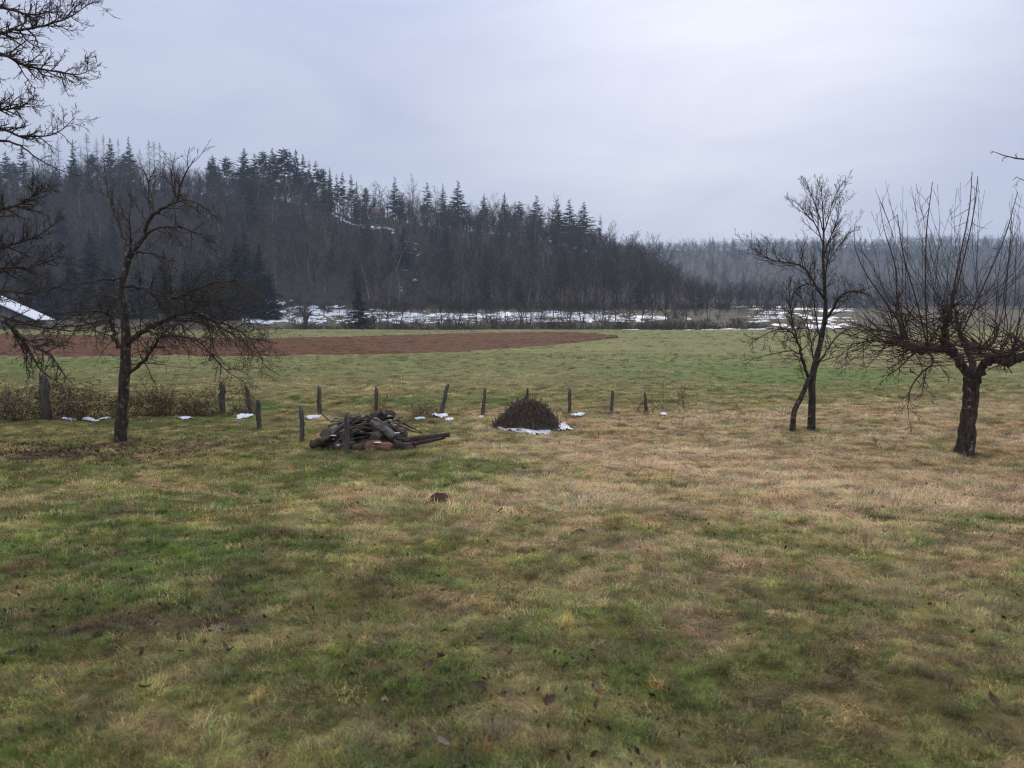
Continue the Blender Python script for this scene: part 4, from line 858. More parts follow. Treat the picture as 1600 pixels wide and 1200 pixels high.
fine = tw(.62, .5, up=.22, trop=.05, kids=(6, 4), maxr=.011, jit=.10, minr=.003); fan = tw(.85, .5, up=.22, trop=.04, ang=(20, 48), kids=(7, 4), maxr=.012, jit=.08, minr=.003)
near_tree('plum_tree', 'slender tree on two crossing trunks with feathery crown, between field and apple tree', 1266, 672,
    [[(1268, 674, 0, 0.1344), (1268, 660, 0, 0.1092), (1269, 627, 0, 0.105), (1269, 592, 0, 0.1008), (1276, 560, .05, 0.0882), (1286, 515, .1, 0.0714), (1290, 480, .1, 0.0588), (1288, 440, .1, 0.0462), (1286, 400, .1, 0.0353), (1287, 360, .1, 0.0252), (1285, 320, .1, 0.0118), (1283, 289, .1, 0.0042)],
     [(1239, 675, -.25, 0.1008), (1239, 660, -.25, 0.0798), (1242, 640, -.2, 0.0756), (1256, 612, -.16, 0.0714), (1264, 590, -.12, 0.063)]],
    [([(1264, 592, -.1, 0.0504), (1255, 567, -.3, 0.0437), (1249, 540, -.5, 0.0353), (1240, 522, -.7, 0.0286), (1222, 514, -.9, 0.0218), (1196, 522, -1.2, 0.0118), (1170, 540, -1.4, 0.005)], dict(cfg=neut, dens=8, L=1.4)),
     ([(1252, 554, -.4, 0.0252), (1234, 548, -.8, 0.0185), (1200, 555, -1.2, 0.0118), (1150, 566, -1.6, 0.0042)], dict(cfg=fine, dens=3, L=.9)),
     ([(1249, 542, -.5, 0.0294), (1240, 510, -.3, 0.0235), (1235, 480, -.1, 0.0168), (1232, 440, 0, 0.0067)], dict(cfg=fine, dens=13, L=1.3)),
     ([(1288, 468, .1, 0.0378), (1272, 442, -.2, 0.0302), (1258, 420, -.5, 0.0252), (1240, 411, -.8, 0.0218), (1213, 408, -1.1, 0.0151), (1190, 398, -1.3, 0.0101), (1170, 386, -1.5, 0.0042)], dict(cfg=fan, dens=7, L=1.4)),
     ([(1288, 455, .1, 0.0252), (1262, 444, .5, 0.0202), (1242, 456, .9, 0.0143), (1236, 480, 1.1, 0.0067)], dict(cfg=fine, dens=8, L=1.0)),
     ([(1286, 512, .1, 0.0504), (1296, 492, 0, 0.0437), (1306, 474, -.2, 0.0378), (1318, 459, -.4, 0.0302), (1346, 456, -.8, 0.0185), (1372, 470, -1.2, 0.0067)], dict(cfg=neut, dens=7, L=1.3)),
     ([(1275, 575, .05, 0.0294), (1294, 544, -.3, 0.0235), (1316, 520, -.6, 0.0168), (1345, 508, -.9, 0.0067)], dict(cfg=fine, dens=5, L=1.1)),
     ([(1278, 566, .05, 0.0185), (1310, 556, .4, 0.0126), (1340, 546, .7, 0.0084), (1372, 530, .9, 0.0034)], dict(cfg=fine, dens=3, L=.8)),
     ([(1262, 600, -.15, 0.0134), (1254, 585, -.4, 0.0101), (1248, 560, -.5, 0.0067), (1240, 520, -.6, 0.0034)], dict(cfg=fine, dens=5, L=.9)),
     ([(1272, 575, 0, 0.0252), (1266, 530, .3, 0.0202), (1258, 490, .6, 0.0134), (1250, 450, .8, 0.005)], dict(cfg=fine, dens=10, L=1.2)),
     ([(1282, 540, .1, 0.0252), (1276, 500, -.4, 0.0185), (1270, 460, -.7, 0.0126), (1262, 425, -.9, 0.005)], dict(cfg=fine, dens=9, L=1.2)),
     ([(1287, 400, .1, 0.0235), (1298, 370, .2, 0.0168), (1308, 345, .4, 0.0109), (1318, 315, .5, 0.0042)], dict(cfg=fan, dens=7, L=1.2)),
     ([(1287, 385, .1, 0.0235), (1276, 355, -.2, 0.0168), (1262, 338, -.5, 0.0109), (1240, 322, -.7, 0.0042)], dict(cfg=fan, dens=7, L=1.2)),
     ([(1287, 365, .1, 0.0185), (1296, 335, -.3, 0.0134), (1304, 308, -.5, 0.0084), (1312, 292, -.6, 0.0034)], dict(cfg=fan, dens=8, L=1.1)),
     ([(1287, 362, .1, 0.0185), (1278, 332, .3, 0.0134), (1270, 308, .5, 0.0084), (1262, 292, .6, 0.0034)], dict(cfg=fan, dens=8, L=1.1)),
     ([(1287, 420, .1, 0.0235), (1300, 400, .5, 0.0168), (1316, 378, .8, 0.0101), (1332, 352, 1, 0.0042)], dict(cfg=fan, dens=8, L=1.1)),
     ([(1286, 350, .1, 0.0118), (1285, 320, .1, 0.0084), (1284, 295, .1, 0.0034)], dict(cfg=fan, dens=10, L=1.0)),
     ([(1289, 470, .1, 0.0252), (1290, 430, -.5, 0.0168), (1296, 390, -.8, 0.0101), (1300, 360, -.9, 0.0042)], dict(cfg=fine, dens=9, L=1.2))],
    fine, 45)
# a big tree whose trunk stands just outside the frame; its limbs reach in
arch = tw(.5, .5, up=.10, trop=.055, late=True, kids=(7, 4), maxr=.016, minr=.003)
def L_(*q): return [(a, b, c, r) for a, b, c, r in q]
near_tree('walnut_tree', 'large leafless tree reaching long upturned branches in from beside the barn', -190, 760,
    [[(-190, 770, 0, .36), (-188, 735, 0, .27), (-190, 600, 0, .24), (-186, 450, 0, .21), (-190, 300, 0, .18), (-182, 100, 0, .14), (-176, -100, 0, .09), (-170, -300, 0, .03)]],
    [(L_((-186, 150, 0, .07), (-110, 90, -.2, .05), (-40, 62, -.4, .036), (10, 50, -.5, .028), (60, 42, -.6, .02), (105, 28, -.7, .012), (146, 2, -.8, .004)), dict(cfg=arch, dens=8, L=1.5, t0=.3)),
     (L_((-184, 40, 0, .06), (-120, -10, .2, .045), (-50, -8, .4, .033), (10, 14, .5, .023), (60, 22, .6, .014), (98, 8, .7, .004)), dict(cfg=arch, dens=9, L=1.4, t0=.35)),
     (L_((-186, 210, 0, .07), (-120, 140, .3, .05), (-60, 100, .5, .038), (0, 85, .6, .03), (38, 102, .6, .024), (90, 112, .7, .016), (124, 116, .7, .009), (146, 106, .8, .004)), dict(cfg=arch, dens=9, L=1.5, t0=.3)),
     (L_((-188, 300, 0, .06), (-120, 210, -.4, .042), (-60, 180, -.6, .03), (-6, 172, -.8, .022), (30, 168, -.9, .013), (54, 150, -1, .004)), dict(cfg=arch, dens=9, L=1.2, t0=.35)),
     (L_((-188, 330, 0, .07), (-120, 240, .2, .05), (-60, 205, .3, .036), (0, 202, .4, .026), (38, 213, .4, .018), (88, 208, .5, .011), (118, 182, .5, .004)), dict(cfg=arch, dens=7, L=1.3, t0=.3)),
     (L_((-188, 360, 0, .07), (-110, 270, .5, .05), (-50, 226, .8, .036), (0, 220, 1, .026), (32, 228, 1, .018), (62, 250, 1, .012), (100, 268, 1, .007), (130, 275, 1, .003)), dict(cfg=tw(.4, .4, kids=(4, 2), maxr=.01), dens=3, L=.8, t0=.4)),
     (L_((-188, 430, 0, .08), (-110, 380, -.4, .055), (-50, 340, -.7, .04), (0, 330, -.9, .028), (40, 314, -1, .018), (70, 292, -1.1, .006)), dict(cfg=arch, dens=9, L=1.4, t0=.3)),
     (L_((-188, 470, 0, .07), (-110, 440, .4, .05), (-50, 400, .6, .036), (0, 388, .8, .026), (50, 372, .9, .016), (96, 344, 1, .005)), dict(cfg=arch, dens=9, L=1.4, t0=.3)),
     (L_((-189, 500, 0, .07), (-120, 480, -.5, .05), (-60, 440, -.8, .036), (0, 420, -1, .026), (46, 418, -1.1, .016), (100, 400, -1.2, .005)), dict(cfg=arch, dens=9, L=1.5, t0=.3)),
     (L_((-189, 520, 0, .06), (-120, 500, .5, .045), (-60, 470, .8, .032), (0, 455, 1, .024), (56, 458, 1.1, .014), (110, 440, 1.2, .005)), dict(cfg=arch, dens=9, L=1.4, t0=.3)),
     (L_((-189, 560, 0, .08), (-120, 500, -.3, .06), (-60, 484, -.5, .05), (0, 498, -.6, .04), (26, 518, -.6, .034), (52, 540, -.6, .026), (80, 556, -.6, .018), (104, 590, -.6, .01), (126, 611, -.6, .004)), dict(cfg=droop, dens=5, L=1.2, t0=.35)),
     (L_((30, 522, -.6, .024), (46, 548, -.5, .018), (66, 580, -.4, .012), (96, 600, -.3, .005)), dict(cfg=droop, dens=6, L=1.0)),
     (L_((-40, 484, -.5, .036), (0, 494, .2, .03), (50, 508, .4, .022), (92, 515, .5, .016), (134, 516, .6, .008), (158, 508, .6, .003)), dict(cfg=neut, dens=6, L=1.0))],
    arch, 57, Y=14.5)
near_tree('orchard_tree', 'leafless tree mostly outside the frame, only twig tips showing beside the apple sprouts', 1860, 790,
    [[(1860, 800, 0, .3), (1860, 760, 0, .22), (1858, 600, 0, .2), (1864, 400, 0, .16), (1858, 200, 0, .1), (1850, 0, 0, .03)]],
    [(L_((1862, 430, 0, .07), (1780, 320, -.2, .045), (1690, 272, -.3, .026), (1620, 253, -.4, .015), (1580, 246, -.4, .009), (1549, 236, -.4, .004)), dict(cfg=tw(.3, .4, kids=(3, 2), maxr=.008), dens=1.6, L=.8, t0=.3)),
     (L_((1862, 480, 0, .07), (1780, 380, .4, .04), (1700, 320, .6, .024), (1640, 300, .7, .014), (1604, 284, .8, .008), (1588, 276, .8, .003)), dict(cfg=tw(.3, .4, kids=(3, 2), maxr=.008), dens=2, L=.8, t0=.3)),
     (L_((1860, 300, 0, .06), (1920, 200, .2, .04), (1990, 120, .4, .02), (2040, 60, .5, .005)), dict(cfg=upc, dens=4))],
    upc, 63, Y=13)

# ------------------------------------------------------------------ fence posts
def post_mesh(seed, h, r, taper=.85, split=0.):
    R = random.Random(seed); n = 9; tb = Tubes(); pts = []; rad = []
    for i in range(n):
        t = i / (n - 1); pts.append(Vector((R.gauss(0, r * .10), R.gauss(0, r * .10), -.25 + (h + .25) * t))); rad.append(r * (1 - (1 - taper) * t) * R.uniform(.93, 1.07) * (1.15 if i < 2 else 1))
    rad[-1] *= .75; tb.add(pts, rad, 9); me = tb.mesh('fence_post', .45, seed)
    v = np.empty(len(me.vertices) * 3, np.float32); me.vertices.foreach_get('co', v); v = v.reshape(-1, 3); k = v[:, 2] > h * .9
    v[k, 2] += R.uniform(-.6, .6) * v[k, 0] + R.uniform(-.6, .6) * v[k, 1] + np.random.RandomState(seed).uniform(-.02, .02, k.sum()); me.vertices.foreach_set('co', v.ravel()); me.update(); return me
posts = [(405, 671, 624, 9, 'short post just right of the leaning stump, nearest the mesh fence end', 0), (472, 690, 634, 8.5, 'post standing alone in grass left of the log heap', .02), (500, 648, 604, 8, 'post on the fence line behind the gap left of the log heap', 0), (541, 708, 644, 9, 'post standing in front of the log heap', .02),
         (588, 647, 605, 6.5, 'thin post directly behind the log heap', .03), (689, 647, 598, 7.5, 'post leaning to one side, between log heap and brush heap', .24), (754, 649, 606, 6.5, 'slightly tilted post just left of the brush heap', .1), (823, 645, 606, 5.5, 'thin post half hidden behind the brush heap', 0),
         (890, 646, 607, 6.5, 'post just right of the brush heap', .02), (955, 645, 610, 6, 'post between the brush heap and the bramble arches', .06), (1010, 643, 614, 5.5, 'knotty short post at the bramble arches, last of the fence line', -.1)]
for i, (px, pb, pt, wpx, lab, ln) in enumerate(posts):
    b = hit(px, pb); Y = b.y; h = (pb - pt) * Y / F; o = obj('fence_post', post_mesh(700 + i, h, wpx * Y / F / 2 * .95), M_post)
    o.location = b; o.rotation_euler = (R.uniform(-.04, .04), ln, R.uniform(0, 6)) if abs(ln) < .05 else (0, ln, 0)
    tag(o, 'weathered grey ' + lab, 'post', 'posts of the old fence')
b = hit(393, 646); o = obj('fence_post', post_mesh(741, 44 * b.y / F, .085, .7), M_post); o.location = b; o.rotation_euler = (0, -.16, 0); tag(o, 'leaning dark stump post with thin twigs, right of the mesh fence', 'post', 'posts of the old fence')
tb = Tubes(); RR = random.Random(8)
for i in range(9): grow(tb, Vector((RR.uniform(-.1, .1), RR.uniform(-.1, .1), -.05)), Vector((RR.gauss(0, .3), RR.gauss(0, .3), 1)), RR.uniform(.7, 1.3), .009, 0, [dict(segs=5, jit=.1, trop=.03, kids=4, ratio=.35, ang=(25, 60), t0=.3, sides=3, tip=.4, minr=.004), dict(segs=3, jit=.1, trop=.03, kids=0, sides=3, tip=.5)], RR)
tag(obj('thin_shoots', tb.mesh('thin_shoots'), M_vine, None, b), 'few thin leafless shoots growing round the leaning stump post', 'shrub')

# mesh fence overgrown with dead vines, between the thick post and the one near the stump
fa = hit(72, 656); fb = hit(348, 646); fz = hit(-150, 664)
fe = tag(empty('mesh_fence', (fa + fb) * .5), 'sagging rusty wire mesh fence between thick posts, hung with dead vines', 'fence'); fo = fe.location.copy()
def fence_pt(s, hgt):   # s in metres from post a towards post b; negative goes on to the left
    if s >= 0:
        L = (fb - fa).length; t = min(s / L, 1); p = fa.lerp(fb, t); top = 1.22 * (1 - t) + 1.0 * t - 1.75 * t * (1 - t) * (.75 - .35 * t)
    else:
        L = (fz - fa).length; t = min(-s / L, 1); p = fa.lerp(fz, t); top = 1.22 - 1.3 * t * (1 - t) - .3 * t
    g = T(p.x, p.y); return Vector((p.x, p.y, g + hgt * top))
LEN = (fb - fa).length; LN = (fz - fa).length
for q, hh, rr_, nm in ((fa, 72 * fa.y / F, .17, 'overgrown thick post'), (fb, 50 * fb.y / F, .115, 'straight post'), (fz, 1.2, .12, 'post')):
    pm = obj('post', post_mesh(760 + int(hh * 100), hh, rr_), M_post, fe); pm.location = q - fo
tb = Tubes(); s0 = -LN; step_ = .09
for k in range(int((LEN + LN) / step_) + 12):
    for sg in (-1, 1):
        pl = []
        for j in range(8):
            s = s0 + k * step_ + sg * (j / 7) * .9
            if -LN <= s <= LEN: pl.append(fence_pt(s, .04 + .96 * j / 7) - fo)
        if len(pl) >= 2: tb.add(pl, [.0025] * len(pl), 3)
obj('wire_mesh', tb.mesh('wire_mesh'), M_wire, fe)
for hgt in (1.0, .5):
    tb = Tubes(); pl = [fence_pt(s, hgt) - fo + Vector((0, -.01, 0)) for s in np.linspace(-LN, LEN, 60)]; tb.add(pl, [.006] * 60, 5); obj('strand_wire', tb.mesh('strand_wire'), M_wire, fe)
RR = random.Random(12); tb = Tubes(); lv = []
vc = [dict(segs=7, jit=.28, trop=.02, kids=5, ratio=.5, ang=(30, 90), t0=.1, sides=3, tip=.5, minr=.003), dict(segs=4, jit=.3, trop=-.02, kids=3, ratio=.5, ang=(30, 90), t0=.1, sides=3, tip=.5), dict(segs=3, jit=.3, trop=-.03, kids=0, sides=3, tip=.6)]
for i in range(330):
    s = RR.uniform(-LN, LEN); dens = 1.0 if (s < 2.6 or s > 3.2) else .5
    if RR.random() > dens: continue
    a = fence_pt(s, RR.choice([0, 0, 0, .3, .6])); L = RR.uniform(.35, .75) * (1.25 if s < .5 else 1)
    d = Vector((RR.gauss(0, .7), RR.gauss(0, .18), .6)); grow(tb, a + Vector((0, RR.gauss(0, .05), 0)), d, L, .006, 0, vc, RR)
def leafbits(ctrs, size, seed):
    r_ = np.random.RandomState(seed); n = len(ctrs); c = np.array(ctrs); a = r_.normal(size=(n, 3)); a /= np.linalg.norm(a, axis=1, keepdims=True); b_ = np.cross(a, r_.normal(size=(n, 3))); b_ /= np.linalg.norm(b_, axis=1, keepdims=True)
    s = size * r_.uniform(.5, 1.3, (n, 1)); nn = np.cross(a, b_)
    V = np.stack([c - a * s, c + b_ * s * .5 + nn * s * .2, c + a * s, c - b_ * s * .5 + nn * s * .2], 1).reshape(-1, 3); f = np.arange(n)[:, None] * 4
    return mesh_np('dry_leaves', V, [np.concatenate([f + np.array([0, 1, 2]), f + np.array([0, 2, 3])])], smooth=False)
for i in range(2600):
    s = RR.choice([RR.uniform(-LN, .6), RR.uniform(0, LEN), RR.uniform(-.4, 2.6)]); h_ = RR.random() ** 1.3
    if 2.9 < s < 3.3 and RR.random() < .6: continue
    lv.append(tuple(fence_pt(s, h_ * (1.0 if s < .4 else .95)) + Vector((0, RR.gauss(0, .07), RR.uniform(-.02, .05))) - fo))
vn = tag(empty('dead_vines', fo), 'tangle of brown dead vines hanging over the wire mesh fence', 'vine')
vm = tb.mesh('vine_stems'); vm.transform(Matrix.Translation(-fo)); obj('vine_stems', vm, M_vine, vn); tag(obj('dry_leaves', leafbits(lv, .045, 4), M_vine, vn), kind='stuff')

# bramble bushes and weeds
def bramble(px, py, n, h, w_, label, seed, mat=M_vine, name='bramble_bush', archy=.0, leaf=260):
    b = hit(px, py); RR = random.Random(seed); tb = Tubes(); lf = []
    c = [dict(segs=8, jit=.10, trop=-.05 * (1 + archy), late=True, kids=7, ratio=.4, ang=(25, 70), t0=.2, sides=3, tip=.4, minr=.0035), dict(segs=4, jit=.16, trop=-.03, kids=3, ratio=.5, ang=(25, 70), t0=.2, sides=3, tip=.5), dict(segs=3, jit=.2, trop=0, kids=0, sides=3, tip=.6)]
    for i in range(n):
        q = Vector((RR.uniform(-w_, w_) * .6, RR.uniform(-.25, .25), 0)); q.z = T(b.x + q.x, b.y + q.y) - b.z - .03; d = Vector((RR.gauss(0, .45), RR.gauss(0, .35), 1)); grow(tb, q, d, h * RR.uniform(.7, 1.35), .008, 0, c, RR)
    e = tag(empty(name, b), label, 'bush'); obj('stems', tb.mesh('stems'), mat, e)
    if leaf:
        for i in range(leaf): lf.append((RR.gauss(0, w_ * .5), RR.gauss(0, .2), abs(RR.gauss(0, h * .45)) + .02))
        tag(obj('dry_leaves', leafbits(lf, .04, seed), mat, e), kind='stuff')
    return e
bramble(240, 651, 40, 1.15, 1.0, 'reddish brown bramble bush growing through the mesh fence right of the trunk', 1)
bramble(20, 656, 26, 1.2, .9, 'straw brown weed clump against the fence at the picture edge', 2, M_dry, 'weed_clump')
bramble(118, 656, 30, .9, .8, 'dark bramble tangle right beside the thick overgrown post', 3)
bramble(300, 650, 20, .7, .7, 'low bramble tangle near the straight mesh fence post', 13)
bramble(375, 648, 16, .45, .5, 'low dry weeds between the straight post and the leaning stump', 4, M_dry, 'weed_clump')
bramble(1055, 644, 9, 1.3, .9, 'arching leafless bramble canes at the end of the fence line', 5, M_vine, 'bramble_bush', 1.6, 30)
bramble(1005, 645, 8, .5, .5, 'small dry weeds round the knotty last fence post', 6, M_vine, 'weed_clump', 0, 60)
bramble(598, 648, 6, .8, .2, 'two or three upright shoots behind the log heap', 7, M_vine, 'weed_clump', 0, 20)
bramble(660, 650, 20, .45, .5, 'low rusty weeds at the foot of the leaning post', 8, M_dry, 'weed_clump', 0, 160)
# dry stalks standing in the rough grass, too many to count
tb = Tubes(); RR = random.Random(77)
for i in range(420):
    px = RR.gauss(1130, 170) if i < 300 else RR.uniform(300, 1600); py = RR.gauss(668, 18) if i < 300 else RR.uniform(645, 760)
    if py < 642: continue
    q = hit(px, py); d = Vector((RR.gauss(0, .5), RR.gauss(0, .5), 1)); grow(tb, q - Vector((0, 0, .03)), d, RR.uniform(.10, .36), .0045, 0, [dict(segs=4, jit=.13, trop=0, kids=2, ratio=.5, ang=(25, 70), t0=.3, sides=3, tip=.5, minr=.003), dict(segs=3, jit=.2, trop=0, kids=0, sides=3, tip=.5)], RR)
tag(obj('dry_stalks', tb.mesh('dry_stalks'), M_vine), 'scattered dry weed stalks standing in the rough grass', 'stalks', kind='stuff')

# ------------------------------------------------------------------ log heap
hc = hit(585, 700); HX, HY, HZ = hc.x, hc.y, hc.z; KM = HY / F
def log_mesh(seed, L, r, bend=.05, taper=.85, sides=11, rough=.5):
    R_ = random.Random(seed); n = 9; tb = Tubes(); pts = []; rad = []
    b1, b2 = R_.gauss(0, bend), R_.gauss(0, bend)
    for i in range(n):
        t = i / (n - 1) * 2 - 1; pts.append(Vector((t * L / 2, b1 * L * (1 - t * t) + R_.gauss(0, r * .06), b2 * L * (1 - t * t) + R_.gauss(0, r * .06)))); rad.append(r * (1 - (1 - taper) * (t + 1) / 2) * R_.uniform(.94, 1.07))
    tb.add(pts, rad, sides); me = tb.mesh('log', rough * 1.5, seed); return me, pts, rad
def disc(p, axis, r, seed):
    n = 12; R_ = random.Random(seed); q = axis.to_track_quat('X', 'Z'); v = [p + axis * .006]
    for i in range(n):
        a = i * 2 * math.pi / n; v.append(p + axis * .004 + q @ Vector((0, math.cos(a) * r * R_.uniform(.86, .98), math.sin(a) * r * R_.uniform(.86, .98))))
    return mesh_np('cut_end', [tuple(x) for x in v], [np.array([(0, 1 + i, 1 + (i + 1) % n) for i in range(n)])], smooth=False)
nlog = [0]
def log(px, py, dy, L, r, yaw, pitch, label, mat=0, bend=.05, taper=.85, name='log', group='logs of the heap', dz=0.0):
    """px,py: middle of the log as seen; dy: metres nearer(-)/farther(+) than the heap's middle"""
    nlog[0] += 1; sd_ = 900 + nlog[0]; me, pts, rad = log_mesh(sd_, L, r, bend, taper)
    c = P(px, py, HY + dy); g = T(c.x, c.y); c.z = max(c.z, g + r * .55) + dz
    o = obj(name, me, mat if not isinstance(mat, int) else M_log[mat]); o.location = c; o.rotation_euler = (random.Random(sd_).uniform(0, 6), -pitch, yaw); tag(o, label, 'log' if name != 'branch' else 'branch', group)
    for k in (0, -1):
        ax = (pts[0] - pts[1]).normalized() if k == 0 else (pts[-1] - pts[-2]).normalized(); obj('cut_end', disc(pts[k], ax, rad[k] * .97, sd_), M_cut, o)
    return o
# what one can tell apart
log(655, 684, .1, 1.55, .085, math.radians(-8), math.radians(7), 'long split log jutting out of the heap to the right, upper of the pair', 0, .02, .6)
log(652, 691, -.05, 1.35, .075, math.radians(4), math.radians(9), 'long thin log jutting out right, below its longer neighbour', 0, .03, .55)
log(513, 678, -.1, .30, .14, math.radians(80), 0, 'upright looking round log end at the left of the heap', 2, 0, .98)
log(505, 693, .05, .55, .11, math.radians(15), 0, 'short log lying flat at the left foot of the heap', 0)
log(592, 699, -.75, .62, .135, math.radians(-12), math.radians(-3), 'thick reddish rotten log piece at the front foot of the heap', M_rot, .03, .8)
log(628, 700, -.55, .50, .12, math.radians(-30), math.radians(2), 'dark stub log at the front right foot of the heap', 0)
log(600, 671, -.25, .75, .13, math.radians(-35), math.radians(-28), 'pale grey barked log slanting down the heap front', 1, .02)
log(587, 684, -.55, .28, .125, math.radians(82), math.radians(3), 'log facing us with its round cut end in the heap middle', 2, 0, .97)
log(533, 668, -.1, 1.1, .075, math.radians(12), math.radians(33), 'grey log sloping up the left side of the heap', 1, .03)
log(598, 652, .3, .55, .15, math.radians(20), math.radians(5), 'thick root stump lying on top of the heap', 0, .08, .7)
log(563, 652, .1, 1.2, .075, math.radians(-5), math.radians(14), 'dark crooked log along the top edge of the heap', 0, .06)
log(545, 697, -.55, .42, .11, math.radians(70), 0, 'short log end right behind the front post foot', 2)
log(566, 700, -.7, .45, .10, math.radians(35), math.radians(2), 'small mossy log at the front foot of the heap', 2)
RR = random.Random(31)
for i in range(58):
    t = RR.uniform(-1, 1); hgt = RR.random() * (1 - abs(t) ** 1.8); px = 578 + t * 58; py = 704 - hgt * 56
    log(px, py, RR.uniform(-.3, .55) * (1 - hgt * .6) + .1, RR.uniform(.3, .75), RR.uniform(.07, .15), RR.choice([RR.uniform(-.8, .8), RR.uniform(.9, 2.2)]), RR.uniform(-.4, .4), 'weathered dark log buried among the others inside the log heap', RR.choice([0, 0, 0, 2, 1]), .05)
for i in range(64):
    px = RR.uniform(520, 640); py = RR.uniform(650, 698) + max(0, (px - 600)) * .25; nlog[0] += 1; sd_ = 900 + nlog[0]
    L = RR.uniform(.3, .85); me, _, _ = log_mesh(sd_, L, RR.uniform(.010, .032), RR.uniform(.05, .16), .4, 6, .3); o = obj('branch', me, RR.choice(M_log)); c = P(px, py, HY + RR.uniform(-.55, .25)); o.location = c
    o.rotation_euler = (RR.uniform(0, 6), RR.uniform(-.5, .5), RR.uniform(-.7, .7)); tag(o, 'thin crooked branch lying on top of the log heap', 'branch', 'branches on the log heap')

# ------------------------------------------------------------------ brush heap: a dome of cut twigs
bc = hit(823, 668); tb = Tubes(); tp_ = Tubes(); RR = random.Random(41); W_, H_ = 51 * bc.y / F, 42 * bc.y / F
for i in range(3000):
    a = RR.uniform(0, 6.283); rr_ = math.sqrt(RR.random()); hx_ = (1 - rr_ ** 2.1) * H_ * (1 + .22 * math.sin(a * 3 + 1.2) * rr_)
    c = Vector((math.cos(a) * rr_ * W_, math.sin(a) * rr_ * W_ * .8, hx_ * RR.choice([RR.random(), RR.uniform(.8, 1.02)])))
    slope_ = Vector((math.cos(a), math.sin(a) * .8, -1.15 * rr_ * H_ / W_ * 1.6)).normalized(); d = (slope_ * RR.choice([1, 1, -1]) + rvec(RR) * .42).normalized()
    L = RR.uniform(.2, .62) * (1.5 if RR.random() < .12 else 1); pts = [c - d * L * .5]; 
    for k in range(4):
        d = (d + rvec(RR) * .10); d.z -= .06; d.normalize(); pts.append(pts[-1] + d * L / 4)
    pts = [Vector((p.x, p.y, max(p.z, .0))) for p in pts]
    r0 = RR.uniform(.004, .011); (tp_ if (RR.random() < (.5 if c.z < .28 else .2)) else tb).add(pts, [r0, r0 * .9, r0 * .75, r0 * .6, r0 * .4], 4)
e = tag(empty('brush_heap', bc), 'dome shaped heap of dark cut brushwood with snow at its foot', 'brush heap'); tag(obj('twigs', tb.mesh('twigs'), M_brush, e), kind='stuff'); tag(obj('dry_grass_stems', tp_.mesh('dry_grass_stems'), M_brush2, e), kind='stuff')
tb = Tubes(); tb.add([Vector((0, 0, -.1)), Vector((0, 0, .4 * H_)), Vector((0, 0, .75 * H_)), Vector((0, 0, .9 * H_))], [W_ * .8, W_ * .55, W_ * .2, .03], 14); obj('core', tb.mesh('core', .5), M_brush, e)

# ------------------------------------------------------------------ snow patches
def snow_patch(px, py, wpx, hpx, label, seed, thick=.05, on=None):
    c = hit(px, py) if on is None else P(px, py, on); K_ = c.y / F; a = wpx * K_ / 2 * 1.1
    b_ = max((hitY(px, py - hpx / 2) - hitY(px, py + hpx / 2)) / 2, a * .35) * 1.1 if on is None else a * .6
    n, m_ = 30, 22; gx_, gy_ = np.meshgrid(np.linspace(-1, 1, n), np.linspace(-1, 1, m_)); x = gx_ * a; y = gy_ * b_; wx, wy = c.x + x, c.y + y
    k = 1 - (gx_ ** 2 + gy_ ** 2) * 1.25 + 1.5 * (fbm(gx_ * 2.2 + seed * 7.7, gy_ * 2.2, seed) - .5) - 1.1 * (fbm(wx * 11, wy * 11, seed + 9, 3) - .42)
    z = (terrain(wx, wy) if on is None else np.full(x.shape, c.z)) + np.clip(k, -.8, .5) * thick * 1.4 + (.02 if on is None else 0)
    f = grid_faces(m_, n); f = f[(k.ravel()[f] > -.05).all(1)]; u, inv = np.unique(f, return_inverse=True)
    V = np.stack([x, y, z - c.z], -1).reshape(-1, 3)[u]
    o = obj('snow_patch', mesh_np('snow_patch', V, [inv.reshape(-1, 4)]), M_snow); o.location = c; tag(o, label, 'snow', 'small snow patches'); return o
for i, q in enumerate([(108, 656, 22, 4, 'snow patch under the dead vines right of the thick post'), (142, 657, 26, 4, 'longer snow patch under the mesh fence left of the orchard trunk'), (165, 655, 12, 3, 'tiny snow patch beside the orchard tree trunk'), (289, 654, 18, 3, 'thin snow patch below the mesh fence right of the orchard trunk'),
        (382, 652, 26, 8, 'bright snow patch between the leaning stump and the short post'), (489, 654, 24, 5, 'snow patch at the foot of the post left of the log heap'), (608, 655, 14, 5, 'snow patch just behind the log heap'), (684, 651, 34, 6, 'snow patch at the foot of the leaning post'), (655, 655, 20, 4, 'small snow patch between log heap and leaning post'), (702, 657, 16, 4, 'small snow patch right of the leaning post foot'),
        (803, 673, 40, 9, 'snow patch at the front left foot of the brush heap'), (834, 676, 64, 12, 'largest snow patch at the front foot of the brush heap'), (872, 668, 46, 12, 'snow patch at the right foot of the brush heap'), (784, 669, 14, 4, 'tiny snow bit at the left foot of the brush heap'), (797, 664, 14, 6, 'snow bit caught in the left side of the brush heap'), (902, 650, 24, 5, 'snow patch right of the post beside the brush heap'), (1036, 648, 12, 2, 'tiny snow bit at the bramble arches'), (752, 653, 10, 2, 'tiny snow bit at the tilted post')]):
    snow_patch(*q, seed=60 + i, thick=.07)
for i, (px, py, wp, dy, lab) in enumerate([(521, 681, 10, -.28, 'snow bit on the left end of the log heap'), (619, 677, 13, -.42, 'snow bit on the right side of the log heap'), (590, 692, 11, -.88, 'snow bit on the front rotten log'), (608, 651, 8, .1, 'snow bit beside the root stump on the log heap'), (530, 696, 9, -.6, 'snow bit at the front post foot')]):
    snow_patch(px, py, wp, 4, lab, 90 + i, .03, on=HY + dy)
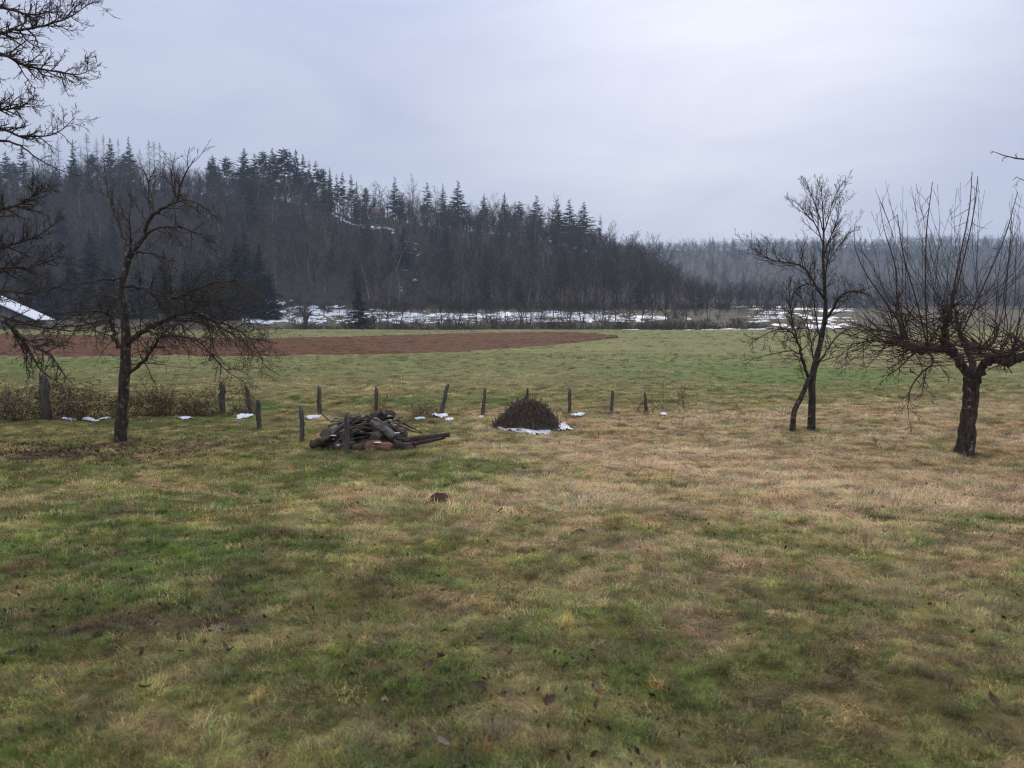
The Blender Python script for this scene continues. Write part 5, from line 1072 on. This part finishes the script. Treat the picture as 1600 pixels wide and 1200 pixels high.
# the thin white line of old snow along the far field edge
xs = np.linspace(860, 1205, 220); Vv = []
for k, p in enumerate(xs):
    Y0 = 141.2 + 2 * (vnoise(p / 30, 0 * p, 5) - .5); on_ = fbm(np.array([p / 9]), np.array([3.]), 6)[0] * (.6 + .5 * (p - 860) / 345); hgt = max(0, on_ - .40) * .55
    for dy, z_ in ((-.9, -.05), (-.4, hgt), (.5, hgt), (1.0, -.05)):
        x = (p - 800) / F * (Y0 + dy); Vv.append((x, Y0 + dy, T(x, Y0 + dy) + (z_ if hgt > 0 else -.05)))
tag(obj('snow_strip', mesh_np('snow_strip', Vv, [grid_faces(220, 4)]), M_snow), 'thin white line of old snow along the far meadow edge', 'snow')

# ------------------------------------------------------------------ molehills, fallen leaves, turf twigs
for px, py, r_, lab in [(687, 779, .17, 'reddish molehill in the grass in front of the log heap'), (674, 789, .10, 'smaller molehill just in front of the reddish one'), (905, 834, .11, 'flat red brown soil crumbs in the middle of the meadow'), (1320, 938, .08, 'dark little clod in the straw grass')]:
    c = hit(px, py); n, m_ = 22, 9; V = []
    for k in range(m_):
        t = max(k / (m_ - 1), .02)
        for i in range(n):
            a = i * 2 * math.pi / n; rr_ = r_ * t * (1 + .25 * float(vnoise(np.array([math.cos(a) * 2 + px]), np.array([math.sin(a) * 2]), 3)[0])); x, y = math.cos(a) * rr_, math.sin(a) * rr_
            V.append((x, y, T(c.x + x, c.y + y) - c.z + r_ * .55 * (1 - t ** 2) * (.6 + .8 * float(fbm(np.array([x * 25 + px]), np.array([y * 25]), 7)[0])) - .01))
    f = [(k * n + i, k * n + (i + 1) % n, (k + 1) * n + (i + 1) % n, (k + 1) * n + i) for k in range(m_ - 1) for i in range(n)]
    o = obj('molehill', mesh_np('molehill', V, [np.array(f)[:, ::-1], np.arange(n)[None, :]]), M_mole); o.location = c; tag(o, lab, 'molehill')
def leaf_mesh(seed):
    r_ = np.random.RandomState(seed); nu, nv = 7, 5; V = []; cu, cv = r_.uniform(4, 20), r_.uniform(6, 34)
    for i in range(nu):
        u = i / (nu - 1) * 2 - 1; wd = .5 * (1 - abs(u) ** 2.2) ** .8 * (1 + .25 * r_.randn() * .5) + .02
        for j in range(nv):
            v = j / (nv - 1) * 2 - 1; x = u * .05; y = v * wd * .05; V.append((x, y, .012 + cu * x * x + cv * y * y + r_.normal(0, .0022)))
    return mesh_np('fallen_leaf', V, [grid_faces(nu, nv)])
LM = [leaf_mesh(i) for i in range(8)]
for q in LM: q.materials.append(M_leaf)
RR = random.Random(15)
named = [(853, 1115, 2.0), (1003, 1008, 1.3), (672, 1055, 1.6), (355, 1030, 1.7), (345, 990, 1.2), (795, 1035, 1.4), (750, 1085, 1.5), (945, 1070, 1.1), (225, 1090, 1.4), (600, 1110, 1.4), (935, 1100, 1.3), (20, 1035, 1.5), (105, 848, 1.0), (97, 1068, 1.2), (690, 1180, 1.6), (1550, 1110, 1.6), (505, 900, 1.1), (1380, 838, 1.2)]
for i in range(170):
    if i < len(named): px, py, s_ = named[i]
    else:
        px = RR.uniform(-40, 1640) if RR.random() < .5 else RR.uniform(-40, 700); py = RR.choice([RR.uniform(730, 900), RR.uniform(800, 1010), RR.uniform(980, 1195)]); s_ = RR.uniform(.45, 1.0)
    q = hit(px, py); o = bpy.data.objects.new('fallen_leaf', LM[RR.randrange(8)]); COL.objects.link(o)
    o.location = q + Vector((0, 0, .042)); o.rotation_euler = (RR.gauss(0, .25), RR.gauss(0, .25), RR.uniform(0, 6.28)); o.scale = (s_ * .5,) * 3; tag(o, 'curled brown leaf fallen on the near grass', 'leaf', 'leaves fallen on the near grass')
# crumbs of leaves and bark lost in the turf, uncountable
cb = []
for i in range(5200):
    Y = 2.2 + 15 * RR.random() ** 1.3; x = RR.uniform(-.85, .85) * (Y + 1)
    if float(fbm(np.array([x / 1.3]), np.array([Y / 1.3]), 231, 2)[0]) + RR.gauss(0, .08) + (.05 if x < 0 else -.03) > .52: cb.append((x, Y))
cb = np.array(cb); tag(obj('leaf_crumbs', leafbits(np.stack([cb[:, 0], cb[:, 1], terrain(cb[:, 0], cb[:, 1]) + .035], 1), .021, 19), M_crumb), 'dark crumbs of dead leaves lost in the near turf', 'leaf litter', kind='stuff')
# leaf litter under the orchard tree, uncountable
lf = []
for i in range(2600):
    px = RR.gauss(110, 110); py = 712 + RR.gauss(0, 16)
    if py < 660 or px < -120: continue
    q = ray(px, py); Y = 3.25 * F / (py - 500); x = (px - 800) / F * Y; lf.append((x, Y))
lf = np.array(lf); tag(obj('leaf_carpet', leafbits(np.stack([lf[:, 0], lf[:, 1], terrain(lf[:, 0], lf[:, 1]) + .03], 1), .04, 9), M_leaf), 'carpet of small dark fallen leaves under the orchard tree', 'leaves', kind='stuff')
